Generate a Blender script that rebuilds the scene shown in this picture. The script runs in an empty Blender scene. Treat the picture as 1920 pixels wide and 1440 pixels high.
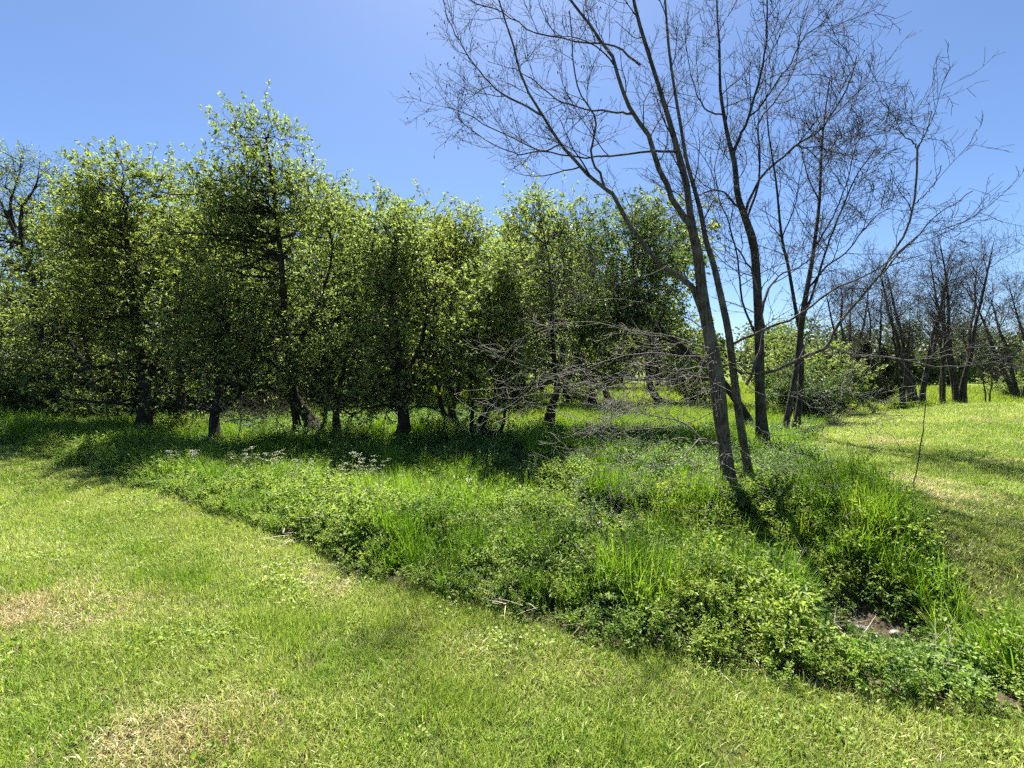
import bpy, math
import numpy as np

# ------------------------------------------------------------------ camera, sky, sun, exposure
sc = bpy.context.scene
COL = sc.collection
FPX, HOR, EYE = 840.0, 690.0, 1.6          # focal length in photo pixels, horizon row, eye height
cam_d = bpy.data.cameras.new('camera')
cam = bpy.data.objects.new('camera', cam_d); COL.objects.link(cam)
cam.location = (0, 0, EYE); cam.rotation_euler = (math.radians(90), 0, 0)
cam_d.sensor_width = 36.0; cam_d.lens = 36.0 * FPX / 1920.0
cam_d.shift_y = -(720.0 - HOR) / 1920.0
cam_d.clip_start = 0.05; cam_d.clip_end = 3000
sc.camera = cam

SUN_EL, SUN_AZ = 61.0, -4.0                # azimuth from +Y towards +X
world = bpy.data.worlds.new('World'); sc.world = world; world.use_nodes = True
wn = world.node_tree.nodes; wl = world.node_tree.links
sky = wn.new('ShaderNodeTexSky'); sky.sky_type = 'NISHITA'; sky.sun_disc = False
sky.sun_elevation = math.radians(SUN_EL); sky.sun_rotation = math.radians(SUN_AZ)
sky.altitude = 200; sky.air_density = 0.9; sky.dust_density = 0.6; sky.ozone_density = 8.0
wl.new(sky.outputs[0], wn['Background'].inputs[0]); wn['Background'].inputs[1].default_value = 0.055

sun_d = bpy.data.lights.new('sun', 'SUN'); sun_d.energy = 5.0; sun_d.angle = math.radians(0.5)
sun_d.color = (1.0, 0.95, 0.86)
sun = bpy.data.objects.new('sun', sun_d); COL.objects.link(sun)
sun.rotation_euler = (-math.radians(90 - SUN_EL), 0, -math.radians(SUN_AZ)); sun.location = (0, 30, 40)

sc.view_settings.view_transform = 'Standard'; sc.view_settings.look = 'None'
sc.view_settings.gamma = 1; sc.view_settings.exposure = 1.72
sc.render.engine = 'CYCLES'
cy = sc.cycles
cy.max_bounces = 5; cy.diffuse_bounces = 3; cy.glossy_bounces = 2; cy.transmission_bounces = 3
cy.transparent_max_bounces = 2; cy.use_denoising = False; cy.use_adaptive_sampling = True; cy.adaptive_threshold = 0.04; cy.adaptive_min_samples = 24; cy.sample_clamp_indirect = 6.0

# ------------------------------------------------------------------ helpers
RNG = np.random.default_rng(11)
def px(u, v, Y):
    return np.array([(u - 960.0) / FPX * Y, Y, EYE - (v - HOR) / FPX * Y])
def nrm(a):
    return a / np.maximum(np.linalg.norm(a, axis=-1, keepdims=True), 1e-9)
def sstep(a, b, x):
    t = np.clip((x - a) / (b - a), 0, 1); return t * t * (3 - 2 * t)

_perm = np.random.default_rng(5).random((256, 256))
def vnoise(x, y, s):
    x = np.asarray(x, float) / s + 57.3; y = np.asarray(y, float) / s + 91.7
    xi = np.floor(x).astype(int); yi = np.floor(y).astype(int); fx = x - xi; fy = y - yi
    fx = fx * fx * (3 - 2 * fx); fy = fy * fy * (3 - 2 * fy)
    g = lambda a, b: _perm[a % 256, b % 256]
    return (g(xi, yi) * (1 - fx) + g(xi + 1, yi) * fx) * (1 - fy) + (g(xi, yi + 1) * (1 - fx) + g(xi + 1, yi + 1) * fx) * fy
def fbm(x, y, s):
    return (vnoise(x, y, s) * .55 + vnoise(x + 13, y - 7, s * .43) * .3 + vnoise(x - 31, y + 3, s * .19) * .15)

def make_mesh(name, V, faces, mat=None, smooth=False):
    """faces: list of int arrays (m,3) or (m,4)"""
    me = bpy.data.meshes.new(name)
    V = np.asarray(V, np.float32).reshape(-1, 3)
    faces = [np.asarray(f, np.int32) for f in faces if len(f)]
    me.vertices.add(len(V)); me.vertices.foreach_set('co', V.ravel())
    if faces:
        tot = np.concatenate([np.full(len(f), f.shape[1], np.int32) for f in faces])
        idx = np.concatenate([f.ravel() for f in faces])
        st = np.concatenate([[0], np.cumsum(tot)[:-1]]).astype(np.int32)
        me.loops.add(len(idx)); me.loops.foreach_set('vertex_index', idx)
        me.polygons.add(len(tot)); me.polygons.foreach_set('loop_start', st)
        try: me.polygons.foreach_set('loop_total', tot)
        except Exception: pass
        if smooth: me.polygons.foreach_set('use_smooth', np.ones(len(tot), bool))
    me.update(calc_edges=True)
    if mat: me.materials.append(mat)
    return me
def link(name, me, parent=None, kind=None, loc=None):
    o = bpy.data.objects.new(name, me); COL.objects.link(o)
    if parent: o.parent = parent
    if kind: o['kind'] = kind
    if loc is not None: o.location = loc
    return o
def tag(o, label, cat, group=None):
    o['label'] = label; o['category'] = cat
    if group: o['group'] = group
    return o
def thing(name, label, cat, loc, group=None):
    o = bpy.data.objects.new(name, None); COL.objects.link(o)
    o.empty_display_size = .2; o.location = [float(c) for c in loc]
    return tag(o, label, cat, group)
def copy_tree(root, loc, rz, s, label, group):
    r = root.copy(); COL.objects.link(r); r.location = [float(c) for c in loc]
    r.rotation_euler = (0, 0, rz); r.scale = (s, s, s) if np.isscalar(s) else s
    r['label'] = label
    if group: r['group'] = group
    for ch in list(root.children):
        c = ch.copy(); COL.objects.link(c); c.parent = r
    return r
class MB:
    def __init__(s): s.V = []; s.F = []; s.n = 0
    def add(s, V, F):
        V = np.asarray(V).reshape(-1, 3); s.V.append(V)
        for f in (F if isinstance(F, list) else [F]): s.F.append(np.asarray(f) + s.n)
        s.n += len(V)
    def mesh(s, name, mat, smooth=False, origin=None):
        V = np.concatenate(s.V)
        if origin is not None: V = V - np.asarray(origin)
        q = [f for f in s.F if f.shape[1] == 4]; t = [f for f in s.F if f.shape[1] == 3]
        return make_mesh(name, V, [np.concatenate(a) for a in (q, t) if a], mat, smooth)

# ---- tubes: P (M,n,3), R (M,n)
def tubes(P, R, k=5, rough=0.0, rng=RNG):
    P = np.asarray(P, float); R = np.asarray(R, float)
    if P.ndim == 2: P = P[None]; R = R[None]
    M, n, _ = P.shape
    T = nrm(np.gradient(P, axis=1)); mean = nrm(P[:, -1] - P[:, 0])
    ref = np.where(np.abs(mean[:, 2:3]) > .7, np.array([[1., 0, 0]]), np.array([[0, 0, 1.]]))[:, None, :]
    U = nrm(ref - (ref * T).sum(-1, keepdims=True) * T); W = np.cross(T, U)
    a = np.linspace(0, 2 * np.pi, k, endpoint=False)
    rr = R[:, :, None] * np.ones(k)
    if rough:
        ph = rng.random((M, 1, 3)) * 6.28; z = np.arange(n)[None, :, None]
        lob = .5 * np.sin(2 * a + ph[..., :1] + z * .25) + .35 * np.sin(3 * a + ph[..., 1:2] - z * .4) + .3 * np.sin(5 * a + ph[..., 2:3] + z * .9)
        rr = rr * (1 + rough * lob)
    V = P[:, :, None, :] + rr[..., None] * (np.cos(a)[None, None, :, None] * U[:, :, None, :] + np.sin(a)[None, None, :, None] * W[:, :, None, :])
    b = (np.arange(M) * n * k)[:, None, None]; i = (np.arange(n - 1) * k)[None, :, None]; j = np.arange(k)[None, None, :]
    j2 = (j + 1) % k
    F = np.stack([b + i + j, b + i + j2, b + i + k + j2, b + i + k + j], -1).reshape(-1, 4)
    return V.reshape(-1, 3), F
def spline(C, n):
    """Catmull-Rom through control rows (any columns), n samples"""
    C = np.asarray(C, float)
    if len(C) == 2: return C[0] + (C[1] - C[0]) * np.linspace(0, 1, n)[:, None]
    E = np.vstack([2 * C[0] - C[1], C, 2 * C[-1] - C[-2]])
    t = np.linspace(0, len(C) - 1 - 1e-6, n); i = t.astype(int); f = (t - i)[:, None]
    p0, p1, p2, p3 = E[i], E[i + 1], E[i + 2], E[i + 3]
    return .5 * (2 * p1 + (p2 - p0) * f + (2 * p0 - 5 * p1 + 4 * p2 - p3) * f ** 2 + (3 * p1 - p0 - 3 * p2 + p3) * f ** 3)
def grow(S, D, L, n, wander, trop, rng):
    """integrate M shoots: starts, dirs, lengths -> (M,n,3). trop: vertical pull per step"""
    M = len(S); P = np.zeros((M, n, 3)); P[:, 0] = S; d = nrm(D); st = (L / (n - 1))[:, None]
    bias = rng.normal(size=(M, 3)) * wander * .5
    for i in range(1, n):
        d = nrm(d + rng.normal(size=(M, 3)) * wander + bias + np.array([0, 0, 1.]) * trop)
        P[:, i] = P[:, i - 1] + d * st
    return P
def offshoots(P, R, per, t0, t1, ang, rng, flat=0.0):
    """children of polylines P (M,n,3): starts, dirs, parent radius, t"""
    M, n, _ = P.shape
    t = (np.arange(per)[None, :] + rng.random((M, per))) / per * (t1 - t0) + t0
    f = t * (n - 1); i = np.minimum(f.astype(int), n - 2); f = (f - i)[..., None]
    m = np.arange(M)[:, None]
    S = P[m, i] * (1 - f) + P[m, i + 1] * f
    T = nrm(P[m, i + 1] - P[m, i])
    rp = R[m, i] * (1 - f[..., 0]) + R[m, i + 1] * f[..., 0]
    rv = rng.normal(size=T.shape); rv[..., 2] *= (1 - flat)
    side = nrm(rv - (rv * T).sum(-1, keepdims=True) * T)
    a = np.radians(rng.uniform(ang[0], ang[1], t.shape))[..., None]
    D = T * np.cos(a) + side * np.sin(a)
    return S.reshape(-1, 3), D.reshape(-1, 3), rp.ravel(), t.ravel()
def taper(r0, r1, n, p=1.0):
    s = np.linspace(0, 1, n)[None, :] ** p
    return np.asarray(r0)[:, None] * (1 - s) + np.asarray(r1)[:, None] * s
# ---- leaves: rhombic blades, folded by a raised midrib
def leaves(Pos, Dir, L, Wd, rng, droop=.25, upbias=.6, segs=1):
    M = len(Pos); D = nrm(Dir)
    nr = rng.normal(size=(M, 3)); nr[:, 2] += upbias * 2
    S = nrm(np.cross(D, nr)); N = np.cross(S, D)
    L = L[:, None]; Wd = Wd[:, None]
    b = Pos; mid = Pos + D * L * .48; tip = Pos + D * L - N * L * droop
    l = mid + S * Wd * .5 + N * Wd * .16; r = mid - S * Wd * .5 + N * Wd * .16
    V = np.stack([b, r, tip, l], 1).reshape(-1, 3)
    o = (np.arange(M) * 4)[:, None]
    return V, np.concatenate([o + np.array([[0, 1, 2]]), o + np.array([[0, 2, 3]])])
def blades(base, az, lean, bend, L, Wd, nseg):
    M = len(az); s = np.linspace(0, 1, nseg + 1)
    th = lean[:, None] + bend[:, None] * s[None, :]
    ds = (L / nseg)[:, None]
    h = np.concatenate([np.zeros((M, 1)), np.cumsum(np.sin(th[:, :-1]) * ds, 1)], 1)
    z = np.concatenate([np.zeros((M, 1)), np.cumsum(np.cos(th[:, :-1]) * ds, 1)], 1)
    C = np.stack([base[:, 0:1] + np.cos(az)[:, None] * h, base[:, 1:2] + np.sin(az)[:, None] * h, z + (base[:, 2:3] if base.shape[1] > 2 else 0)], -1)
    sv = np.stack([-np.sin(az), np.cos(az), np.zeros(M)], -1)[:, None, :] * (Wd[:, None] * .5 * (1 - s[None, :] ** 1.6 * .93))[..., None]
    V = np.stack([C - sv, C + sv], 2).reshape(M, -1, 3)
    n = V.shape[1]; o = (np.arange(M) * n)[:, None, None]; i = (np.arange(nseg) * 2)[None, :, None]
    F = (o + i + np.array([0, 1, 3, 2])[None, None, :]).reshape(-1, 4)
    return V.reshape(-1, 3), F

# ------------------------------------------------------------------ materials
def new_mat(name):
    m = bpy.data.materials.new(name); m.use_nodes = True
    nt = m.node_tree; nt.nodes.clear(); return m, nt.nodes, nt.links
def ramp(N, stops):
    r = N.new('ShaderNodeValToRGB'); e = r.color_ramp.elements
    while len(e) < len(stops): e.new(.5)
    for k, (p, c) in enumerate(stops): e[k].position = p; e[k].color = (*c, 1)
    return r
def leaf_mat(name, stops, trans=.45, tcol=(1.02, 1.1, .6), spec=.4, rough=.5, nscale=1.2, inst=False):
    """green foliage: per-leaf colour drawn from a ramp, diffuse + light through the blade"""
    m, N, K = new_mat(name)
    g = N.new('ShaderNodeNewGeometry'); nz = N.new('ShaderNodeTexNoise'); nz.inputs['Scale'].default_value = nscale; nz.inputs['Detail'].default_value = 2
    K.new(g.outputs['Position'], nz.inputs['Vector'])
    a = N.new('ShaderNodeMath'); a.operation = 'MULTIPLY_ADD'; a.inputs[1].default_value = .55; a.inputs[2].default_value = 0
    K.new(g.outputs['Random Per Island'], a.inputs[0])
    b = N.new('ShaderNodeMath'); b.operation = 'MULTIPLY_ADD'; b.inputs[1].default_value = .75; K.new(nz.outputs[0], b.inputs[0]); K.new(a.outputs[0], b.inputs[2])
    last = b
    if inst:
        oi = N.new('ShaderNodeObjectInfo'); c = N.new('ShaderNodeMath'); c.operation = 'MULTIPLY_ADD'; c.inputs[1].default_value = .4
        K.new(oi.outputs['Random'], c.inputs[0]); d = N.new('ShaderNodeMath'); d.operation = 'SUBTRACT'; d.inputs[1].default_value = .2
        K.new(b.outputs[0], d.inputs[0]); K.new(d.outputs[0], c.inputs[2]); last = c
    r = ramp(N, stops); K.new(last.outputs[0], r.inputs[0])
    p = N.new('ShaderNodeBsdfPrincipled'); p.inputs['Roughness'].default_value = rough; p.inputs['Specular IOR Level'].default_value = spec
    K.new(r.outputs[0], p.inputs['Base Color'])
    t = N.new('ShaderNodeBsdfTranslucent'); mx = N.new('ShaderNodeMix'); mx.data_type = 'RGBA'; mx.blend_type = 'MULTIPLY'; mx.inputs[0].default_value = 1
    K.new(r.outputs[0], mx.inputs[6]); mx.inputs[7].default_value = (*tcol, 1); K.new(mx.outputs[2], t.inputs[0])
    s = N.new('ShaderNodeMixShader'); s.inputs[0].default_value = trans
    K.new(p.outputs[0], s.inputs[1]); K.new(t.outputs[0], s.inputs[2])
    o = N.new('ShaderNodeOutputMaterial'); K.new(s.outputs[0], o.inputs[0]); return m
def bark_mat(name, c1, c2, c3, scale=14., bump=.6):
    m, N, K = new_mat(name)
    tc = N.new('ShaderNodeTexCoord'); mp = N.new('ShaderNodeMapping'); mp.inputs['Scale'].default_value = (1, 1, .18)
    K.new(tc.outputs['Object'], mp.inputs[0])
    n1 = N.new('ShaderNodeTexNoise'); n1.inputs['Scale'].default_value = scale * 2.2; n1.inputs['Detail'].default_value = 6; n1.inputs['Roughness'].default_value = .7
    K.new(mp.outputs[0], n1.inputs['Vector'])
    n2 = N.new('ShaderNodeTexNoise'); n2.inputs['Scale'].default_value = 3.5; n2.inputs['Detail'].default_value = 4; K.new(tc.outputs['Object'], n2.inputs['Vector'])
    r = ramp(N, [(.38, c1), (.62, c2)]); K.new(n1.outputs[0], r.inputs[0])
    r2 = ramp(N, [(.52, (0, 0, 0)), (.68, (1, 1, 1))]); K.new(n2.outputs[0], r2.inputs[0])
    mx = N.new('ShaderNodeMix'); mx.data_type = 'RGBA'; K.new(r2.outputs[0], mx.inputs[0]); K.new(r.outputs[0], mx.inputs[6]); mx.inputs[7].default_value = (*c3, 1)
    bp = N.new('ShaderNodeBump'); bp.inputs['Strength'].default_value = bump; bp.inputs['Distance'].default_value = .02; K.new(n1.outputs[0], bp.inputs['Height'])
    p = N.new('ShaderNodeBsdfPrincipled'); p.inputs['Roughness'].default_value = .85; p.inputs['Specular IOR Level'].default_value = .2
    K.new(mx.outputs[2], p.inputs['Base Color']); K.new(bp.outputs[0], p.inputs['Normal'])
    o = N.new('ShaderNodeOutputMaterial'); K.new(p.outputs[0], o.inputs[0]); return m

M = {}
M['bark_grey'] = bark_mat('bark_grey', (.028, .023, .017), (.15, .128, .096), (.15, .145, .11), 18, 1.0)
M['bark_dark'] = bark_mat('bark_dark', (.016, .013, .010), (.075, .064, .05), (.09, .09, .078), 18, 1.0)
M['bark_brown'] = bark_mat('bark_brown', (.013, .011, .008), (.05, .041, .03), (.055, .054, .036), 16, .9)
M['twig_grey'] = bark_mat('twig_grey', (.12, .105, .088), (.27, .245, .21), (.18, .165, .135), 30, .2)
M['twig_dark'] = bark_mat('twig_dark', (.012, .010, .009), (.042, .035, .03), (.03, .026, .021), 30, .2)  # backlit silhouette against the sky is put into this dark colour
M['deadwood'] = bark_mat('deadwood', (.25, .21, .16), (.5, .45, .38), (.35, .31, .25), 25, .4)
G_MID = [(.25, (.10, .145, .036)), (.5, (.19, .245, .07)), (.75, (.26, .315, .11)), (1., (.34, .385, .17))]
G_YEL = [(.25, (.125, .165, .032)), (.5, (.22, .265, .058)), (.75, (.28, .325, .09)), (1., (.35, .385, .15))]
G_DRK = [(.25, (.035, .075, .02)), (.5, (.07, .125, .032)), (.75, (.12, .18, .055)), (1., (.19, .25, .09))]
M['leaf_mid'] = leaf_mat('leaf_mid', G_MID, .6)
M['leaf_yellow'] = leaf_mat('leaf_yellow', G_YEL, .62)
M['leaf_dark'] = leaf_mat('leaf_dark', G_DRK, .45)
M['leaf_far'] = leaf_mat('leaf_far', [(.2, (.05, .085, .03)), (.6, (.10, .14, .05)), (1., (.17, .20, .08))], .4, nscale=.15)
M['cedar'] = leaf_mat('cedar', [(.3, (.02, .032, .010)), (.6, (.045, .055, .018)), (1., (.09, .085, .03))], .15)
M['weed'] = leaf_mat('weed', [(.25, (0.087, 0.167, 0.019)), (.5, (0.168, 0.263, 0.033)), (.75, (0.262, 0.360, 0.058)), (1., (0.408, 0.470, 0.115))], .5, inst=True)
M['weed_cool'] = leaf_mat('weed_cool', [(.25, (0.064, 0.137, 0.022)), (.5, (0.122, 0.220, 0.037)), (.8, (0.215, 0.317, 0.071)), (1., (0.343, 0.427, 0.131))], .45, inst=True)
M['weed_grass'] = leaf_mat('weed_grass', [(.2, (0.083, 0.180, 0.012)), (.55, (0.152, 0.291, 0.018)), (.85, (0.248, 0.373, 0.031)), (1., (0.358, 0.428, 0.068))], .5, inst=True)
M['lawn_green'] = leaf_mat('lawn_green', [(.2, (0.109, 0.198, 0.021)), (.5, (0.192, 0.297, 0.036)), (.8, (0.295, 0.395, 0.065)), (1., (0.461, 0.514, 0.156))], .42, nscale=.9, inst=True)
M['lawn_yellow'] = leaf_mat('lawn_yellow', [(.2, (0.176, 0.246, 0.036)), (.5, (0.277, 0.349, 0.062)), (.8, (0.391, 0.446, 0.111)), (1., (0.542, 0.557, 0.221))], .4, nscale=.9, inst=True)
M['lawn_straw'] = leaf_mat('lawn_straw', [(.2, (0.253, 0.218, 0.084)), (.5, (0.391, 0.333, 0.144)), (.8, (0.517, 0.437, 0.228)), (1., (0.667, 0.586, 0.360))], .3, tcol=(1.1, 1, .8), nscale=.9, inst=True)
M['dead_straw'] = leaf_mat('dead_straw', [(.2, (.20, .15, .10)), (.5, (.36, .29, .21)), (.8, (.52, .44, .34)), (1., (.65, .57, .48))], .2, tcol=(1, 1, .9), nscale=.9, inst=True)
M['meadow'] = leaf_mat('meadow', [(.2, (0.132, 0.216, 0.016)), (.5, (0.217, 0.302, 0.024)), (.8, (0.302, 0.367, 0.035)), (1., (0.358, 0.399, 0.060))], .5, nscale=.3, inst=True)
M['petal'] = leaf_mat('petal', [(.2, (.6, .62, .45)), (1., (.78, .78, .68))], .35, tcol=(1, 1, .9))
M['pod'] = bark_mat('pod', (.035, .025, .018), (.09, .065, .045), (.07, .05, .035), 30, .1)
M['stone'] = bark_mat('stone', (.12, .11, .095), (.36, .34, .31), (.2, .18, .15), 6, .5)

# ------------------------------------------------------------------ terrain
E1 = np.array([(-60, 40), (-22, 16.5), (-10.3, 9.0), (-5.07, 6.0), (-2.6, 4.45), (-1.07, 3.45), (.13, 2.74), (1.44, 2.24), (2.0, 2.11), (3.0, 1.9), (6, 1.3), (40, -6)])
E2 = np.array([(-20, 2.6), (1.0, 3.2), (3.36, 3.75), (4.48, 3.95), (5.6, 4.25), (7.9, 5.2), (10, 6.7), (12.2, 8.6), (15, 11), (18, 15), (25, 26)])
DT = np.array([(16, -4), (4.6, 2.35), (3.05, 3.74), (2.2, 4.75), (1.24, 5.7), (-.6, 6.6), (-3, 7.7), (-6.5, 9.6), (-12, 13), (-30, 24)])
def e1(x): return np.interp(x, E1[:, 0], E1[:, 1])
def e2(y): return np.interp(y, E2[:, 0], E2[:, 1])
def dist_poly(x, y, L):
    best = np.full(np.shape(x), 1e9); tb = np.zeros(np.shape(x))
    for k in range(len(L) - 1):
        a, b = L[k], L[k + 1]; ab = b - a
        t = np.clip(((x - a[0]) * ab[0] + (y - a[1]) * ab[1]) / (ab @ ab), 0, 1)
        d = np.hypot(x - a[0] - t * ab[0], y - a[1] - t * ab[1])
        tb = np.where(d < best, k + t, tb); best = np.minimum(d, best)
    return best, tb
def lawn_d(x, y):
    """metres past the near lawn's edge (positive in the weeds)"""
    x = np.asarray(x, float); y = np.asarray(y, float)
    d, _ = dist_poly(x, y, E1)
    return np.where(y > e1(x), d, -d) + (vnoise(x, y, .55) - .5) * .22 + (vnoise(x, y, .16) - .5) * .08
def right_d(x, y):
    return (x - e2(y)) * .85 + (vnoise(x + 9, y, .9) - .5) * .5 + (vnoise(x, y + 4, .25) - .5) * .2
def H(x, y):
    x = np.asarray(x, float); y = np.asarray(y, float)
    d, t = dist_poly(x, y, DT)
    dep = np.interp(t, [0, 1, 2, 4, 6, 8, 9], [.2, .5, .72, .6, .36, .22, .2])
    wid = np.interp(t, [0, 2, 4, 6, 9], [.9, 1.0, 1.15, 1.4, 1.6])
    z = -dep * np.exp(-(d / wid) ** 2)
    z = z * sstep(-.1, .9, np.where(y > e1(x), dist_poly(x, y, E1)[0], 0))
    r = sstep(0, 5, x - e2(y)) * sstep(-2, 6, y)
    z = z + r * (.42 * sstep(5, 13.5, y) - 1.0 * sstep(14.2, 19, y))
    z = z + (1 - r) * (-.25 * sstep(13, 22, y) * sstep(-2, 5, x) + .12 * sstep(8, 12, y) * sstep(2, -3, x))
    z = z + (fbm(x, y, 2.3) - .5) * .05 * sstep(1.5, 4, y) + (fbm(x, y, 9) - .5) * .25 * sstep(12, 25, y)
    z = z - 1.2 * sstep(30, 90, y) * 0 + (y > 45) * (y - 45) * .006
    return z

def axis(a, b, lo, hi, fine, far, g):
    c = np.arange(lo, hi + 1e-6, fine); r = [hi]; st = fine
    while r[-1] < far[1]: st *= g; r.append(r[-1] + st)
    l = [lo]; st = fine
    while l[-1] > far[0]: st *= g; l.append(l[-1] - st)
    return np.concatenate([l[:0:-1], c, r[1:]])
ax = axis(0, 0, -14, 12, .16, (-900, 900), 1.12); ay = axis(0, 0, .4, 17, .16, (-60, 1200), 1.10)
GX, GY = np.meshgrid(ax, ay, indexing='ij'); GZ = H(GX, GY)
nx, ny = GX.shape
ii = (np.arange(nx - 1)[:, None] * ny + np.arange(ny - 1)[None, :]).ravel()
m, N, K = new_mat('ground')
at = N.new('ShaderNodeAttribute'); at.attribute_name = 'zone'
sx = N.new('ShaderNodeSeparateColor'); K.new(at.outputs['Color'], sx.inputs[0])
g = N.new('ShaderNodeNewGeometry')
n1 = N.new('ShaderNodeTexNoise'); n1.inputs['Scale'].default_value = 22; n1.inputs['Detail'].default_value = 7; n1.inputs['Roughness'].default_value = .75; K.new(g.outputs['Position'], n1.inputs['Vector'])
soil = ramp(N, [(.3, (.035, .027, .017)), (.55, (.085, .068, .042)), (.75, (.20, .165, .115))]); K.new(n1.outputs[0], soil.inputs[0])
lawn = ramp(N, [(.3, (.035, .045, .012)), (.55, (.09, .095, .028)), (.75, (.2, .18, .075))]); K.new(n1.outputs[0], lawn.inputs[0])
mead = ramp(N, [(.3, (.07, .11, .014)), (.7, (.17, .21, .03))]); K.new(n1.outputs[0], mead.inputs[0])
mx = N.new('ShaderNodeMix'); mx.data_type = 'RGBA'; K.new(sx.outputs[0], mx.inputs[0]); K.new(soil.outputs[0], mx.inputs[6]); K.new(lawn.outputs[0], mx.inputs[7])
mx2 = N.new('ShaderNodeMix'); mx2.data_type = 'RGBA'; K.new(sx.outputs[1], mx2.inputs[0]); K.new(mx.outputs[2], mx2.inputs[6]); K.new(mead.outputs[0], mx2.inputs[7])
bp = N.new('ShaderNodeBump'); bp.inputs['Strength'].default_value = .6; bp.inputs['Distance'].default_value = .03; K.new(n1.outputs[0], bp.inputs['Height'])
p = N.new('ShaderNodeBsdfPrincipled'); p.inputs['Roughness'].default_value = .9; p.inputs['Specular IOR Level'].default_value = .1
K.new(mx2.outputs[2], p.inputs['Base Color']); K.new(bp.outputs[0], p.inputs['Normal'])
o = N.new('ShaderNodeOutputMaterial'); K.new(p.outputs[0], o.inputs[0]); M['ground'] = m
gme = make_mesh('ground', np.stack([GX, GY, GZ], -1), [np.stack([ii, ii + ny, ii + ny + 1, ii + 1], -1)], M['ground'], True)
LD = lawn_d(GX, GY); RD = right_d(GX, GY)
zl = np.maximum(sstep(.1, -.1, LD), sstep(-.1, .2, RD) * (GY < 19)); zm = sstep(17, 20, GY) * (1 - zl)
zc = np.stack([zl, zm, np.zeros_like(zl), np.ones_like(zl)], -1).astype(np.float32).reshape(-1, 4)
ca = gme.color_attributes.new('zone', 'FLOAT_COLOR', 'POINT'); ca.data.foreach_set('color', zc.ravel())
ground = link('ground', gme, None, 'structure'); ground['label'] = 'grassy ground with a shallow ditch between two lawns'

# ------------------------------------------------------------------ trees
def tree_parts(root, base, trunks, limbs_P, limbs_R, br, tw, leaf, bark, twigmat, leafmat, trunk_name='trunk', sunlit_below=-9.):
    for P, R in trunks:
        V, F = tubes(P, R, 10, .09); link(trunk_name, make_mesh(trunk_name, V - base, [F], bark, True), root)
    if limbs_P is not None and len(limbs_P):
        for P, R in zip(limbs_P, limbs_R):
            V, F = tubes(P, R, 6, .05); link('limb', make_mesh('limb', V - base, [F], M['twig_grey'] if P[-1, 2] < sunlit_below and R[0] < .04 else bark, True), root)  # low thin limbs: sunlit paleness painted into the bark colour
    for nm, lst, sm in (('branches', br, True), ('twigs', tw, False)):
        lo, hi = MB(), MB()
        for P, R, k in lst:
            q = (P[:, 0, 2] < sunlit_below)  # low shoots get a sunlit tone in their colour, higher ones a silhouette tone
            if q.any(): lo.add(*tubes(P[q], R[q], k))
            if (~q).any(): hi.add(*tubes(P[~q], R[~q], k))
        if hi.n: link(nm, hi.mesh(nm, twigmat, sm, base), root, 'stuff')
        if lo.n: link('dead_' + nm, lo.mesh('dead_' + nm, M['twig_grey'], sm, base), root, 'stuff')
    if leaf is not None:
        V, F = leaf; link('crown', make_mesh('crown', V - base, [F], leafmat), root, 'stuff')

def trunk_from(tr, Y, jit, rng, n=22, slim=1.0):
    """tr: rows (u, v, width_px[, dY])"""
    C = np.array([[*px(r[0], r[1], Y + (r[3] if len(r) > 3 else 0)), slim * r[2] / 2 / FPX * Y] for r in tr])
    S = spline(C, n); return S[:, :3], np.maximum(S[:, 3], .004)

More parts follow.
